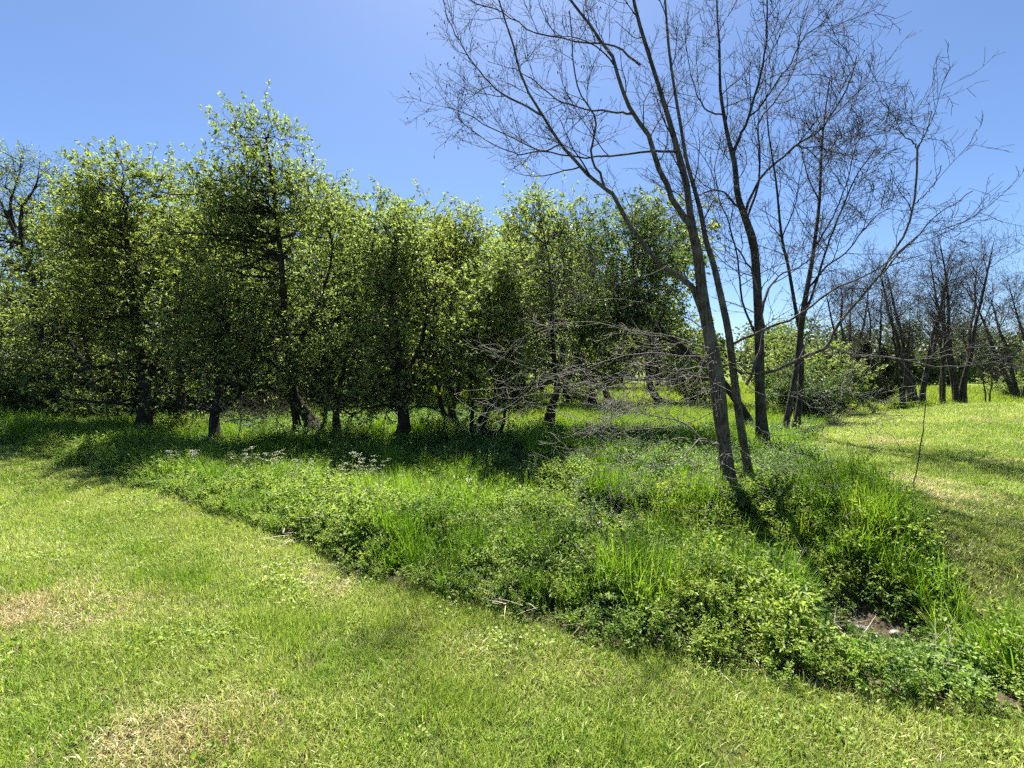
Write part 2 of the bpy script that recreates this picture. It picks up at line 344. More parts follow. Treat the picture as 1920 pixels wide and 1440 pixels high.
def leafy(name, label, Y, trunks, crowns, seed, leafmat='leaf_mid', bark='bark_brown', K=16, per=(8, 5, 15), lsize=(.052, .092), cat='tree', group=None, limb_parts=True, world=None, keep=.44, blen=.95):
    """crowns: rows (u, v, ru_px, rv_px[, dY, depth_factor])"""
    rng = np.random.default_rng(seed)
    tr = [trunk_from(t, Y, 0, rng) for t in trunks]
    base = tr[0][0][0].copy(); gz = float(H(base[0], base[1]))
    for P, R in tr:                                    # drop stems to the ground with a root flare
        if P[0, 2] < gz + .7:
            P[:, 2] += (gz - .08 - P[0, 2]) * np.clip(1 - np.arange(len(P)) / 5., 0, 1)
            R *= 1 + .5 * np.clip(1 - np.arange(len(P)) / 3., 0, 1)
    base = np.array([base[0], base[1], gz])
    AP = np.concatenate([P for P, R in tr]); AR = np.concatenate([R for P, R in tr])
    tg = []
    area = np.array([c[2] * c[3] for c in crowns], float); cnt = np.maximum(2, np.round(K * area / area.sum())).astype(int)
    for c, kk in zip(crowns, cnt):
        d = nrm(rng.normal(size=(kk, 3))) * (rng.random((kk, 1)) ** .45)
        dep = (c[5] if len(c) > 5 else .9)
        ctr = px(c[0], c[1], Y + (c[4] if len(c) > 4 else 0))
        tg.append(ctr + d * np.array([1.25 * c[2] / FPX * Y, 1.15 * c[2] / FPX * Y * dep, 1.05 * c[3] / FPX * Y]))
    tg = np.concatenate(tg); LP = []; LR = []
    n = 12; s = np.linspace(0, 1, n)[:, None]
    for q in tg:
        hd = np.hypot(AP[:, 0] - q[0], AP[:, 1] - q[1]); dz = q[2] - AP[:, 2]
        cost = np.hypot(hd, dz) + np.where(dz < .25 * hd, 1.5 * (.25 * hd - dz), 0) + rng.random(len(hd)) * .5 + np.where(AP[:, 2] < gz + .5, 3, 0)
        k = int(np.argmin(cost)); p0 = AP[k]; L = np.linalg.norm(q - p0) + .2
        side = nrm(np.array([q[0] - p0[0], q[1] - p0[1], .01])); c1 = p0 + side * L * .3 + np.array([0, 0, L * .22]) + rng.normal(size=3) * L * .1
        c2 = q - np.array([0, 0, L * .28]) - side * L * .1 + rng.normal(size=3) * L * .1
        B = (1 - s) ** 3 * p0 + 3 * (1 - s) ** 2 * s * c1 + 3 * (1 - s) * s ** 2 * c2 + s ** 3 * q
        B[1:-1] += rng.normal(size=(n - 2, 3)) * .022 * L ** .5
        r0 = min(AR[k] * .75, .014 + .014 * L); LP.append(B); LR.append(np.linspace(r0, .006, n))
    LP = np.array(LP); LR = np.array(LR)
    S, D, rp, t = offshoots(LP, LR, per[0], .2, 1., (25, 75), rng)
    for P, R in tr:                                    # the stems' own upper ends bear shoots too
        a = offshoots(P[None], R[None], 22, .5, 1., (20, 65), rng); S = np.concatenate([S, a[0]]); D = np.concatenate([D, a[1]]); rp = np.concatenate([rp, a[2]]); t = np.concatenate([t, a[3]])
    L = blen * (1.15 - .55 * t) * rng.uniform(.55, 1.25, len(t))
    BP = grow(S, D, L, 7, .16, .07, rng); BR = taper(np.minimum(rp * .6, .011), np.full(len(L), .003), 7)
    S, D, rp, t = offshoots(BP, BR, per[1], .2, 1., (25, 70), rng)
    L2 = .36 * rng.uniform(.5, 1.3, len(t))
    TP = grow(S, D, L2, 4, .22, .09, rng); TR = taper(np.full(len(L2), .0034), np.full(len(L2), .0018), 4)
    S, D, rp, t = offshoots(TP, TR, per[2], .45, 1., (25, 85), rng)
    hr = (S[:, 2] - gz) / max(.5, S[:, 2].max() - gz); q = rng.random(len(S)) < keep * (.34 + 1.33 * hr ** 1.2); S, D = S[q], D[q]
    sz = rng.uniform(lsize[0], lsize[1], len(S))
    D = D + np.array([0, 0, -.25]) + rng.normal(size=D.shape) * .3
    lf = leaves(S, D, sz, sz * rng.uniform(.45, .62, len(S)), rng)
    root = thing(name, label, cat, base, group)
    tree_parts(root, base, tr, LP, LR, [(BP, BR, 4)], [(TP, TR, 3)], lf, M[bark], M['twig_dark'], M[leafmat])
    return root

# --- bare foreground trees: every limb traced with its own depth, side shoots grown from them
def bare(name, label, base_px, Y, stems, limbs, seed, bark, twig, per=(7, 7, 5), blen=1.0, rmin=.0026, extra=None, pods=0, stem_kids=6, droop_below=None, group=None, cat='tree', trunk_name='trunk', kid_t0=.45, sunlit_below=-9., thin=(), slim=1.0):
    rng = np.random.default_rng(seed)
    ST = []
    for tr in stems: ST.append(trunk_from(tr, Y, 0, rng, 34, slim))
    b = px(*base_px, Y); gz = float(H(b[0], b[1])); base = np.array([b[0], b[1], gz])
    for P, R in ST:
        if P[0, 2] < gz + .6:
            P[:, 2] += (gz - .1 - P[0, 2]) * np.clip(1 - np.arange(len(P)) / 7., 0, 1); R *= 1 + .75 * np.clip(1 - np.arange(len(P)) / 4., 0, 1) ** 1.5
    LP, LR = [], []
    for tr in limbs:
        P, R = trunk_from(tr, Y, 0, rng, 20, slim * (.55 if min(q[1] for q in tr) > 480 else 1.)); P[1:-1] += rng.normal(size=(18, 3)) * .008; LP.append(P); LR.append(R)
    LP = np.array(LP); LR = np.array(LR)
    SP = np.array([P for P, R in ST]); SR = np.array([R for P, R in ST])
    # first order side branches from stems and limbs
    br, tw = [], []
    S1, D1, r1, t1 = offshoots(SP, SR, stem_kids, kid_t0, 1., (30, 65), rng)
    S2, D2, r2, t2 = offshoots(LP, LR, per[0], .22, 1., (28, 62), rng, .2) if len(LP) else (np.zeros((0, 3)),) * 2 + (np.zeros(0),) * 2
    if len(LP):
        li = np.repeat(np.arange(len(LP)), per[0]); kp = np.where(np.isin(li, np.array(thin, int)), .4, 1.)
        low = S2[:, 2] < sunlit_below; kp = np.where(low, np.minimum(kp, .95), kp); kq = rng.random(len(li)) < kp
        S2, D2, r2, t2 = S2[kq], D2[kq], r2[kq], t2[kq]
    S = np.concatenate([S1, S2]); D = np.concatenate([D1, D2]); r = np.concatenate([r1, r2]); t = np.concatenate([t1, t2])
    L = blen * (1.25 - .65 * t) * rng.uniform(.45, 1.3, len(t))
    up = np.where(S[:, 2] > 2.2, .055, -.005)[:, None]
    def grow2(S, D, L, n, w, up):
        P = np.zeros((len(S), n, 3)); P[:, 0] = S; d = nrm(D); st = (L / (n - 1))[:, None]; bias = rng.normal(size=(len(S), 3)) * w * .5
        for i in range(1, n):
            d = nrm(d + rng.normal(size=d.shape) * w + bias + np.concatenate([np.zeros((len(S), 2)), up], 1)); P[:, i] = P[:, i - 1] + d * st
        return P
    BP = grow2(S, D, L, 9, .11, up); BR = taper(np.minimum(r * .5, .003 + .009 * L), np.full(len(L), rmin), 9); br.append((BP, BR, 5))
    if extra is not None:
        EP, ER = extra; br.append((EP, ER, 5))
        BP2 = [BP, EP[:, ::max(1, EP.shape[1] // 9)][:, :9]] if EP.shape[1] >= 9 else [BP]
        ER2 = ER[:, ::max(1, ER.shape[1] // 9)][:, :9]
        BP = np.concatenate(BP2); BR = np.concatenate([BR, ER2])
    S, D, rr, t = offshoots(BP, BR, per[1], .12, 1., (28, 65), rng, .15)
    kq = rng.random(len(S)) < np.where(S[:, 2] > sunlit_below, 1., np.where(S[:, 2] > .8, .85, .4)); S, D, rr, t = S[kq], D[kq], rr[kq], t[kq]
    L = .55 * blen * (1.2 - .5 * t) * rng.uniform(.4, 1.3, len(t)); up = np.where(S[:, 2] > 2.2, .06, .03)[:, None]
    TP = grow2(S, D, L, 6, .15, up); TR = taper(np.minimum(rr * .7, .0042), np.full(len(L), rmin * .8), 6); tw.append((TP, TR, 3))
    S, D, rr, t = offshoots(TP, TR, per[2], .15, 1., (28, 60), rng)
    kq = (S[:, 2] > sunlit_below) | (rng.random(len(S)) < .4); S, D, rr, t = S[kq], D[kq], rr[kq], t[kq]
    L = .2 * blen * rng.uniform(.35, 1.3, len(t)); up = np.full((len(L), 1), .08)
    UP = grow2(S, D, L, 4, .16, up); tw.append((UP, taper(np.full(len(L), rmin * .85), np.full(len(L), rmin * .65), 4), 3))
    root = thing(name, label, cat, base, group)
    tree_parts(root, base, ST, LP, LR, br, tw, None, M[bark], M[twig], None, trunk_name, sunlit_below)
    if pods:
        tips = UP[:, -1]; k = rng.choice(len(tips), min(len(tips), pods * 8), replace=False); tips = tips[k]
        uu = tips[:, 0] / tips[:, 1] * FPX + 960; tips = tips[(uu < 1130) & (tips[:, 2] > 3.2)][:pods]
        mb = MB(); a = np.linspace(0, 1, 6)
        for q in tips:
            Lp = rng.uniform(.03, .055); sw = rng.normal(size=2) * .25
            P = q + np.stack([a * Lp * sw[0], a * Lp * sw[1], -a * Lp], -1)
            mb.add(*tubes(P, np.array([.0015, .004, .0075, .008, .005, .001]), 5))
        if mb.n: link('seed_pods', mb.mesh('seed_pods', M['pod'], True, base), root, 'stuff')
    return root

def lin(pts, w0, w1, d0, d1):
    n = len(pts); return [(u, v, w0 + (w1 - w0) * (i / (n - 1)) ** .8, d0 + (d1 - d0) * i / (n - 1)) for i, (u, v) in enumerate(pts)]

YA = 6.0
A_stems = [
    [(1372, 925, 34, 0), (1368, 900, 30, 0), (1360, 840, 27, 0), (1352, 780, 30, 0), (1345, 721, 32, 0), (1337, 665, 28, .02), (1326, 606, 26, .04), (1316, 547, 24, .06), (1309, 485, 22, .1), (1300, 440, 20, .12), (1293, 392, 16, .16), (1286, 340, 15, .22), (1269, 278, 14, .3), (1255, 226, 12, .36), (1237, 167, 10, .42), (1217, 104, 9, .5), (1196, 35, 8, .6), (1180, -40, 6.5, .7), (1150, -190, 3, .9)],
    [(1412, 915, 24, .25), (1406, 884, 20, .25), (1396, 832, 18, .22), (1385, 773, 17, .2), (1374, 690, 16, .22), (1366, 624, 15, .25), (1351, 554, 14, .3), (1337, 492, 13, .36), (1324, 452, 12, .4), (1314, 399, 11, .46), (1302, 354, 10, .5), (1287, 300, 9, .55), (1277, 240, 8, .62), (1265, 170, 7, .7), (1254, 90, 6.5, .8), (1247, 0, 5, .9), (1238, -130, 3, 1.1)],
]
A_limbs = [
    lin([(1302, 452), (1282, 406), (1255, 361), (1234, 312), (1217, 257), (1185, 212), (1165, 163), (1147, 104), (1112, 52), (1078, 12), (1040, -50), (1000, -120)], 17, 4, .1, .55),
    lin([(1318, 590), (1299, 540), (1278, 519), (1243, 499), (1218, 474), (1182, 424), (1165, 392), (1147, 365), (1133, 351), (1102, 330), (1078, 302), (1057, 278), (1036, 243), (1015, 212), (991, 174), (974, 132), (963, 87), (949, 42), (935, 0), (920, -60)], 16, 3.2, .05, .8),
    lin([(1134, 352), (1123, 323), (1109, 295), (1112, 260), (1117, 225), (1102, 198), (1085, 167), (1075, 121), (1074, 80), (1068, 20)], 7, 2.5, .37, .9),
    lin([(1266, 284), (1225, 285), (1182, 288), (1123, 295), (1088, 295), (1040, 288), (1008, 281), (956, 257), (904, 229), (869, 212), (838, 200)], 6.5, 2, .3, .9),
    lin([(1020, 218), (984, 198), (946, 177), (918, 156), (894, 128), (869, 90), (852, 62), (835, 21), (828, -20)], 6, 2, .56, 1.1),
    lin([(1050, 271), (1020, 283), (984, 288), (960, 286), (915, 264), (880, 240), (852, 215)], 4.5, 2, .48, 1.0),
    lin([(1184, 213), (1160, 213), (1123, 208), (1078, 198), (1043, 187), (1008, 156), (984, 140), (960, 128)], 6, 2, .3, .9),
    lin([(1200, 122), (1178, 104), (1147, 83), (1095, 80), (1043, 69), (994, 59), (963, 35), (930, 17), (895, 8), (860, -20)], 6, 2, .45, 1.1),
    lin([(1365, 640), (1382, 693), (1396, 700), (1434, 698), (1465, 688), (1503, 670), (1538, 658), (1555, 644), (1562, 624), (1587, 589), (1604, 568), (1628, 544), (1663, 492), (1689, 455), (1703, 424), (1713, 382), (1721, 330), (1720, 278)], 10, 4, .1, .1),
    lin([(1720, 278), (1733, 255), (1741, 236), (1746, 208)], 3.5, 2, .1, .1),
    lin([(1719, 277), (1705, 262), (1692, 252), (1680, 240)], 3, 1.8, .1, .3),
    lin([(1553, 650), (1580, 660), (1614, 665), (1663, 670), (1715, 681), (1767, 686), (1819, 686), (1871, 677), (1915, 652), (1940, 635)], 6.5, 2.6, .08, -.8),
    lin([(1555, 652), (1600, 660), (1660, 668), (1720, 676), (1770, 668), (1810, 655), (1840, 645)], 4, 2, .08, -.4),
    lin([(1628, 542), (1660, 505), (1690, 472), (1717, 448), (1748, 410), (1786, 385), (1824, 358)], 4.5, 1.8, .1, -.3),
    lin([(1713, 384), (1735, 365), (1752, 345), (1765, 310)], 3, 1.6, .1, -.1),
    lin([(1368, 648), (1392, 636), (1420, 624), (1455, 610), (1489, 596), (1530, 565), (1560, 545), (1605, 525), (1650, 500), (1700, 460), (1735, 430)], 7, 2, .2, -.6),
    lin([(1400, 720), (1430, 640), (1425, 560), (1410, 510), (1385, 470), (1370, 440)], 8, 3, .2, .6),
    # low left limbs, pale sprays over the dark ground
    lin([(1350, 833), (1330, 828), (1312, 821), (1295, 845), (1278, 860), (1257, 872), (1222, 874), (1194, 884), (1176, 897)], 7, 2, -.05, -.9),
    lin([(1345, 830), (1310, 826), (1270, 822), (1240, 830), (1208, 846), (1180, 850), (1150, 858), (1120, 835)], 5, 1.8, -.05, -.5),
    lin([(1222, 872), (1195, 862), (1167, 867), (1142, 881), (1115, 881), (1112, 868)], 3.5, 1.6, -.7, -1.0),
    lin([(1312, 821), (1288, 797), (1264, 787), (1230, 780), (1205, 775), (1185, 755), (1160, 720), (1150, 705)], 9, 2, -.1, .3),
    lin([(1344, 725), (1300, 745), (1255, 755), (1215, 765), (1180, 775), (1140, 785), (1100, 780)], 5, 1.8, 0, -.5),
    lin([(1332, 655), (1290, 640), (1230, 627), (1170, 618), (1110, 604), (1050, 606), (1000, 622), (965, 640)], 6, 1.8, 0, .6),
    lin([(1340, 690), (1285, 692), (1220, 704), (1150, 722), (1090, 742), (1030, 738), (985, 742)], 6, 1.8, 0, -.5),
    lin([(1328, 620), (1272, 590), (1200, 566), (1130, 560), (1070, 574), (1020, 592)], 5.5, 1.8, 0, -.9),
    lin([(1350, 762), (1300, 790), (1240, 802), (1180, 806), (1130, 818)], 5, 1.8, -.05, .5),
    lin([(1326, 612), (1327, 644), (1319, 679), (1299, 707), (1270, 722), (1240, 735)], 5, 1.8, -.08, -.4),
    lin([(1325, 612), (1300, 634), (1280, 672), (1260, 695)], 4, 1.6, -.08, -.3),
    lin([(1250, 498), (1222, 515), (1180, 528), (1130, 535), (1080, 525), (1040, 520), (1000, 510)], 5, 1.8, -.1, -.6),
    lin([(1337, 672), (1285, 668), (1210, 662), (1150, 672), (1095, 692), (1040, 700), (1000, 690), (965, 680)], 6, 1.8, -.02, -1.0),
    lin([(1352, 830), (1362, 850), (1345, 880), (1338, 890)], 3.5, 1.6, -.15, -.5),
    lin([(1360, 835), (1385, 840), (1420, 870), (1455, 872), (1500, 872)], 3.5, 1.6, -.1, -.6),
    lin([(1398, 720), (1430, 740), (1470, 735), (1520, 738), (1565, 742), (1600, 720)], 4, 1.6, .1, -.5),
    lin([(1392, 790), (1420, 800), (1450, 815), (1500, 810), (1560, 790), (1620, 772)], 4, 1.4, .15, -.4),
]
treeA = bare('bare_tree', 'tall bare multi-stemmed tree with grey trunk leaning left, pale low branches spreading over the ditch', (1372, 905), YA, A_stems, A_limbs, 3, 'bark_grey', 'twig_dark', per=(9, 6, 4), rmin=.0032, blen=.95, pods=170, stem_kids=9, sunlit_below=2.25, thin=(8, 9, 10, 11, 12, 13, 14, 15), slim=.84)

YB = 8.6
B_stems = [
    [(1432, 850, 36, 0), (1430, 815, 32, 0), (1425, 745, 28, 0), (1424, 658, 26, 0), (1422, 589, 24, 0), (1417, 502, 22, 0), (1411, 451, 22, 0), (1394, 399, 18, .05), (1383, 365, 17, .1), (1378, 312, 15, .15), (1373, 288, 14, .2), (1364, 253, 12, .3), (1356, 208, 11, .4), (1350, 163, 9, .5), (1349, 87, 7, .6), (1345, 35, 5, .7), (1343, -20, 4, .8), (1340, -110, 2.5, .9)],
]
B_limbs = [
    lin([(1374, 290), (1387, 257), (1401, 226), (1415, 181), (1428, 132), (1434, 90), (1439, 45), (1439, 0), (1442, -60)], 11, 3, .2, -.6),
    lin([(1403, 220), (1425, 200), (1439, 181), (1460, 149), (1481, 121), (1508, 69), (1543, 42), (1560, 10)], 6, 2, .0, -1.2),
    lin([(1357, 215), (1328, 208), (1310, 184), (1300, 156), (1290, 110), (1285, 50)], 6, 2, .4, 1.2),
    lin([(1386, 389), (1352, 358), (1321, 361), (1300, 375), (1270, 385)], 7, 2, .1, -.6),
    lin([(1396, 402), (1404, 380), (1428, 333), (1460, 302), (1494, 271), (1540, 243), (1553, 222), (1571, 198), (1595, 149), (1606, 104)], 10, 2.4, .05, -.9),
    lin([(1492, 272), (1510, 278), (1540, 276), (1565, 285), (1590, 292)], 4, 1.6, -.4, -.8),
    lin([(1424, 600), (1440, 545), (1465, 515), (1500, 500), (1530, 480), (1560, 455)], 9, 2, 0, 1.2),
    lin([(1422, 640), (1390, 560), (1385, 500), (1370, 430), (1352, 380), (1340, 320), (1352, 260)], 8, 2.4, .05, 1.0),
    lin([(1400, 410), (1420, 350), (1425, 290), (1422, 230), (1460, 180), (1490, 130), (1500, 60), (1520, -10)], 8, 2.4, .05, .9),
]
treeB = bare('bare_tree', 'tall bare dark-trunked tree directly behind the leaning grey multi-stemmed one', (1430, 830), YB, B_stems, B_limbs, 8, 'bark_dark', 'twig_dark', per=(9, 7, 4), blen=1.25, rmin=.0042, stem_kids=14, slim=.62)

YC = 10.4
C_stems = [
    [(1470, 815, 26, 0), (1475, 780, 22, 0), (1493, 693, 20, 0), (1503, 606, 20, 0), (1514, 537, 16, 0), (1524, 478, 13, 0), (1536, 382, 11, .1), (1540, 295, 8, .2), (1545, 230, 6, .3), (1555, 150, 3, .4)],
    [(1488, 812, 22, .2), (1500, 740, 19, .2), (1502, 640, 17, .2), (1490, 570, 13, .3), (1478, 500, 11, .4), (1465, 440, 9, .5), (1455, 340, 7, .7), (1440, 240, 5, .9), (1435, 150, 3, 1.1)],
]
C_limbs = [
    lin([(1505, 600), (1530, 530), (1553, 460), (1575, 400), (1600, 340), (1630, 295), (1650, 270)], 11, 2.4, 0, -1.0),
    lin([(1515, 540), (1550, 500), (1590, 470), (1620, 430), (1650, 400), (1670, 390)], 8, 2, 0, -1.4),
    lin([(1525, 470), (1560, 410), (1585, 350), (1600, 290), (1615, 240)], 7, 2, .05, -.4),
    lin([(1537, 380), (1515, 330), (1500, 270), (1495, 220)], 6, 2, .1, .9),
    lin([(1466, 445), (1490, 390), (1500, 330), (1510, 290)], 6, 2, .5, 0),
    lin([(1500, 640), (1540, 600), (1580, 580), (1620, 560)], 6, 2, 0, -.8),
    lin([(1540, 300), (1570, 260), (1590, 220), (1600, 180)], 5, 1.8, .2, .8),
]
treeC = bare('bare_tree', 'bare forked tree with fine twigs at the edge of the right-hand lawn', (1475, 800), YC, C_stems, C_limbs, 21, 'bark_dark', 'twig_dark', per=(9, 7, 4), blen=1.2, rmin=.0048, stem_kids=14, slim=.5)

# --- leafy trees of the thicket
def w(pts, w0, w1):
    n = len(pts); return [(u, v, w0 * .82 * (1 - .93 * (i / (n - 1)) ** .75), .25 * math.sin(i * 1.9 + u)) for i, (u, v) in enumerate(pts)]
leafy('leafy_tree', 'tallest leafy tree of the thicket with crooked dark trunk and pointed crown', 10.6,
      [w([(597, 838), (578, 790), (550, 740), (541, 680), (535, 600), (530, 520), (520, 420), (505, 300), (495, 240)], 36, 5), w([(548, 740), (560, 650), (600, 560), (622, 480), (615, 400)], 17, 4), w([(560, 815), (552, 770), (530, 700), (470, 650), (420, 620)], 22, 6)],
      [(475, 430, 125, 150), (550, 580, 95, 110), (400, 540, 90, 140), (492, 275, 55, 55), (595, 380, 40, 75), (520, 690, 80, 45, -.6), (385, 370, 65, 55), (470, 340, 110, 50)], 101, 'leaf_mid', K=104, per=(8, 5, 14))
leafy('leafy_tree', 'broad yellow-green leafy tree left of the tallest one, crown rounded', 11.6,
      [w([(268, 805), (272, 720), (255, 620), (243, 500), (236, 420), (240, 370)], 30, 5), w([(272, 720), (310, 640), (350, 560), (370, 470)], 15, 4)],
      [(250, 480, 125, 150), (180, 560, 75, 120), (300, 590, 90, 110), (230, 350, 80, 40), (230, 700, 100, 50, -.5), (165, 400, 50, 60), (305, 355, 55, 50)], 102, 'leaf_yellow', K=108, per=(8, 5, 14))
leafy('leafy_tree', 'low leafy tree on a thick stub trunk beside broken white branches', 10.1,
      [w([(405, 832), (402, 780), (418, 700), (428, 620), (400, 520)], 30, 6), w([(402, 775), (440, 750), (470, 700), (480, 660)], 14, 4)],
      [(400, 610, 110, 80), (350, 690, 90, 50), (440, 700, 70, 50, -.4)], 103, 'leaf_mid', K=30, keep=.34)
leafy('leafy_tree', 'slender twin-stemmed leafy tree right of the tallest one', 10.8,
      [w([(634, 818), (630, 760), (645, 690), (657, 620), (690, 540), (700, 450), (705, 390)], 17, 4), w([(612, 828), (610, 770), (622, 700), (605, 650), (640, 580), (672, 500)], 12, 4)],
      [(690, 470, 65, 100), (640, 640, 80, 70), (650, 740, 60, 35, -.5), (600, 690, 60, 50, -.5)], 104, 'leaf_mid', K=40)
leafy('leafy_tree', 'leafy tree on a short thick trunk in the middle of the thicket', 9.8,
      [w([(755, 838), (757, 785), (750, 720), (745, 640), (735, 560), (742, 450)], 36, 5), w([(752, 720), (790, 640), (800, 560), (790, 480)], 12, 4)],
      [(750, 500, 75, 95), (735, 660, 90, 75), (765, 755, 60, 35, -.4), (690, 720, 60, 40, -.4)], 105, 'leaf_mid', K=44)
leafy('leafy_tree', 'leafy tree with dark trunk bent into an S above the sunlit grass', 11.6,
      [w([(853, 802), (847, 767), (857, 737), (863, 696), (861, 660), (870, 600)], 26, 6), w([(849, 768), (828, 746), (820, 712), (801, 695), (797, 662), (813, 633), (813, 600), (817, 542), (820, 500), (815, 430)], 13, 4)],
      [(825, 450, 75, 65), (855, 560, 75, 80), (815, 660, 60, 60), (890, 480, 50, 60)], 106, 'leaf_yellow', K=42, keep=.42)
leafy('leafy_tree', 'low shrubby leafy tree with several thin stems fanning from one base', 9.9,
      [w([(882, 832), (886, 760), (880, 690), (872, 640)], 12, 4), w([(895, 832), (915, 770), (935, 720), (952, 670)], 16, 4), w([(932, 828), (946, 780), (940, 700), (917, 640), (915, 570)], 10, 4), w([(888, 832), (908, 775), (960, 748), (1010, 715)], 18, 4)],
      [(920, 590, 75, 80), (895, 680, 70, 60), (965, 560, 60, 70), (925, 770, 50, 35, -.3)], 107, 'leaf_mid', K=44)
leafy('leafy_tree', 'leafy tree with leaning black trunk standing clear in front of bright grass', 11.2,
      [w([(1025, 815), (1035, 760), (1045, 730), (1040, 680), (1035, 600), (1030, 500), (1012, 400)], 24, 5), w([(1044, 735), (1075, 690), (1095, 620), (1100, 560)], 10, 4)],
      [(1015, 450, 75, 75), (1000, 580, 80, 80), (1070, 600, 75, 80), (988, 392, 22, 30), (1040, 690, 80, 35)], 108, 'leaf_mid', K=44, keep=.42)
leafy('leafy_tree', 'thin-leaved yellowish tree behind the left sprays of the bare tree', 17.5,
      [w([(1110, 772), (1112, 700), (1115, 600), (1110, 480), (1105, 420)], 18, 4)],
      [(1100, 460, 85, 75), (1110, 590, 90, 85), (1100, 690, 70, 40)], 109, 'leaf_yellow', K=40, keep=.4)
leafy('leafy_tree', 'dark leafy tree leaning far left behind the bare trunks', 11.3,
      [w([(1412, 808), (1396, 770), (1345, 705), (1295, 662), (1243, 620), (1208, 588), (1190, 530), (1188, 450)], 24, 5)],
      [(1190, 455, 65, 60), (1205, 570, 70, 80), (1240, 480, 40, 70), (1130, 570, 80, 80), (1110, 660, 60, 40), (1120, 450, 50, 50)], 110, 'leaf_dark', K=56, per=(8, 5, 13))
leafy('leafy_tree', 'leafy tree filling the dip between the broad yellow-green tree and the tallest one', 12.6,
      [w([(335, 800), (340, 720), (330, 620), (340, 500), (335, 420)], 22, 5)],
      [(335, 430, 75, 90), (330, 540, 80, 100), (345, 660, 90, 60)], 113, 'leaf_mid', K=42)
leafy('leafy_tree', 'leafy tree at the left end of the thicket, half hidden behind the broad one', 12.8,
      [w([(180, 800), (170, 700), (152, 560), (150, 430)], 22, 5), w([(170, 700), (120, 620), (100, 560)], 12, 4)],
      [(150, 420, 65, 85), (125, 560, 90, 90), (85, 690, 90, 60)], 111, 'leaf_mid', K=42)
leafy('leafy_tree', 'sparse tall tree with open dark branches at the far left', 15.,
      [w([(80, 790), (75, 650), (58, 515), (44, 477), (24, 428), (2, 380), (-20, 330)], 22, 6), w([(43, 475), (39, 414), (48, 380), (68, 346), (75, 300)], 12, 4), w([(26, 430), (20, 380), (35, 330), (40, 290)], 9, 4)],
      [(45, 320, 60, 55), (-20, 330, 60, 60), (80, 400, 40, 60), (-30, 450, 60, 60)], 112, 'leaf_mid', K=30, keep=.12, lsize=(.045, .075))

# rows behind: prototypes copied
protos = []
pr = [('leaf_mid', [(960, 690 - 150, 110, 110), (960, 690 - 60, 120, 60)], 201), ('leaf_yellow', [(950, 690 - 170, 95, 120), (985, 690 - 60, 110, 60)], 202), ('leaf_mid', [(970, 690 - 140, 125, 100), (940, 690 - 40, 110, 60)], 203)]
BACK_LABELS = ['leafy tree behind the sparse tall tree at the far left', 'leafy tree between the sparse tall tree and the left end of the thicket', 'far leafy tree behind the left half of the broad yellow-green one', 'leafy tree close behind the right half of the broad yellow-green one', 'leafy tree behind the stub trunk with broken branches', 'leafy tree behind the left flank of the tallest tree', 'leafy tree straight behind the trunk of the tallest tree', 'far leafy tree behind the right flank of the tallest tree', 'leafy tree behind the slender twin-stemmed one', 'far leafy tree in the gap left of the short thick trunk', 'leafy tree behind the short thick trunk, on its right', 'far leafy tree behind the S-bent trunk', 'leafy tree behind the shrubby many-stemmed one', 'far leafy tree between the many-stemmed one and the leaning black trunk', 'leafy tree right behind the leaning black trunk', 'far leafy tree behind the pale twig sprays', 'far leafy tree behind the crown of the dark leaning tree', 'leafy tree cut by the left margin, nearer the lawn', 'leafy tree beyond the left margin', 'farthest leafy tree behind the stub trunk', 'farthest leafy tree behind the twin-stemmed one', 'farthest leafy tree behind the S-bent trunk', 'farthest leafy tree behind the leaning black trunk', 'farthest leafy tree behind the broad yellow-green one']
GRP = 'leafy trees filling the back of the thicket'
LBL = 'one of the leafy trees filling the back of the thicket'
back = []
rb = np.random.default_rng(77)
for i, (u, Y) in enumerate([(40, 19), (115, 16.5), (210, 20), (300, 17.5), (385, 18), (460, 19), (540, 17.6), (610, 20), (680, 17.8), (725, 21), (790, 18), (860, 20.5), (925, 18), (985, 20), (1060, 19), (1150, 21), (1250, 21), (-60, 17), (-140, 15), (430, 23), (640, 25), (840, 26), (1000, 27), (230, 26)]):
    back.append((u, Y))
def proto_tree(k):
    lm, cr, sd = pr[k]
    return leafy('leafy_tree', LBL, 13., [w([(960, 815), (955, 740), (965, 640), (958, 540), (962, 450)], 22, 5), w([(955, 745), (985, 660), (1010, 590)], 11, 4)], cr, sd, lm, K=34, per=(7, 5, 14), lsize=(.075, .12), group=GRP)
for k in range(3): protos.append(proto_tree(k))
for i, (u, Y) in enumerate(back):
    X = (u - 960) / FPX * Y; loc = (X, Y, float(H(X, Y)) - .05); s = rb.uniform(.95, 1.12) * Y / 17. * (1.28 if 80 < u < 620 else .85 if u < 80 else 1.2)
    src = protos[i % 3]
    if i < 3:
        src.location = loc; src.rotation_euler = (0, 0, rb.random() * 6.28); src.scale = (s, s, s); src['label'] = BACK_LABELS[i]
    else: copy_tree(src, loc, rb.random() * 6.28, s, BACK_LABELS[i], GRP)

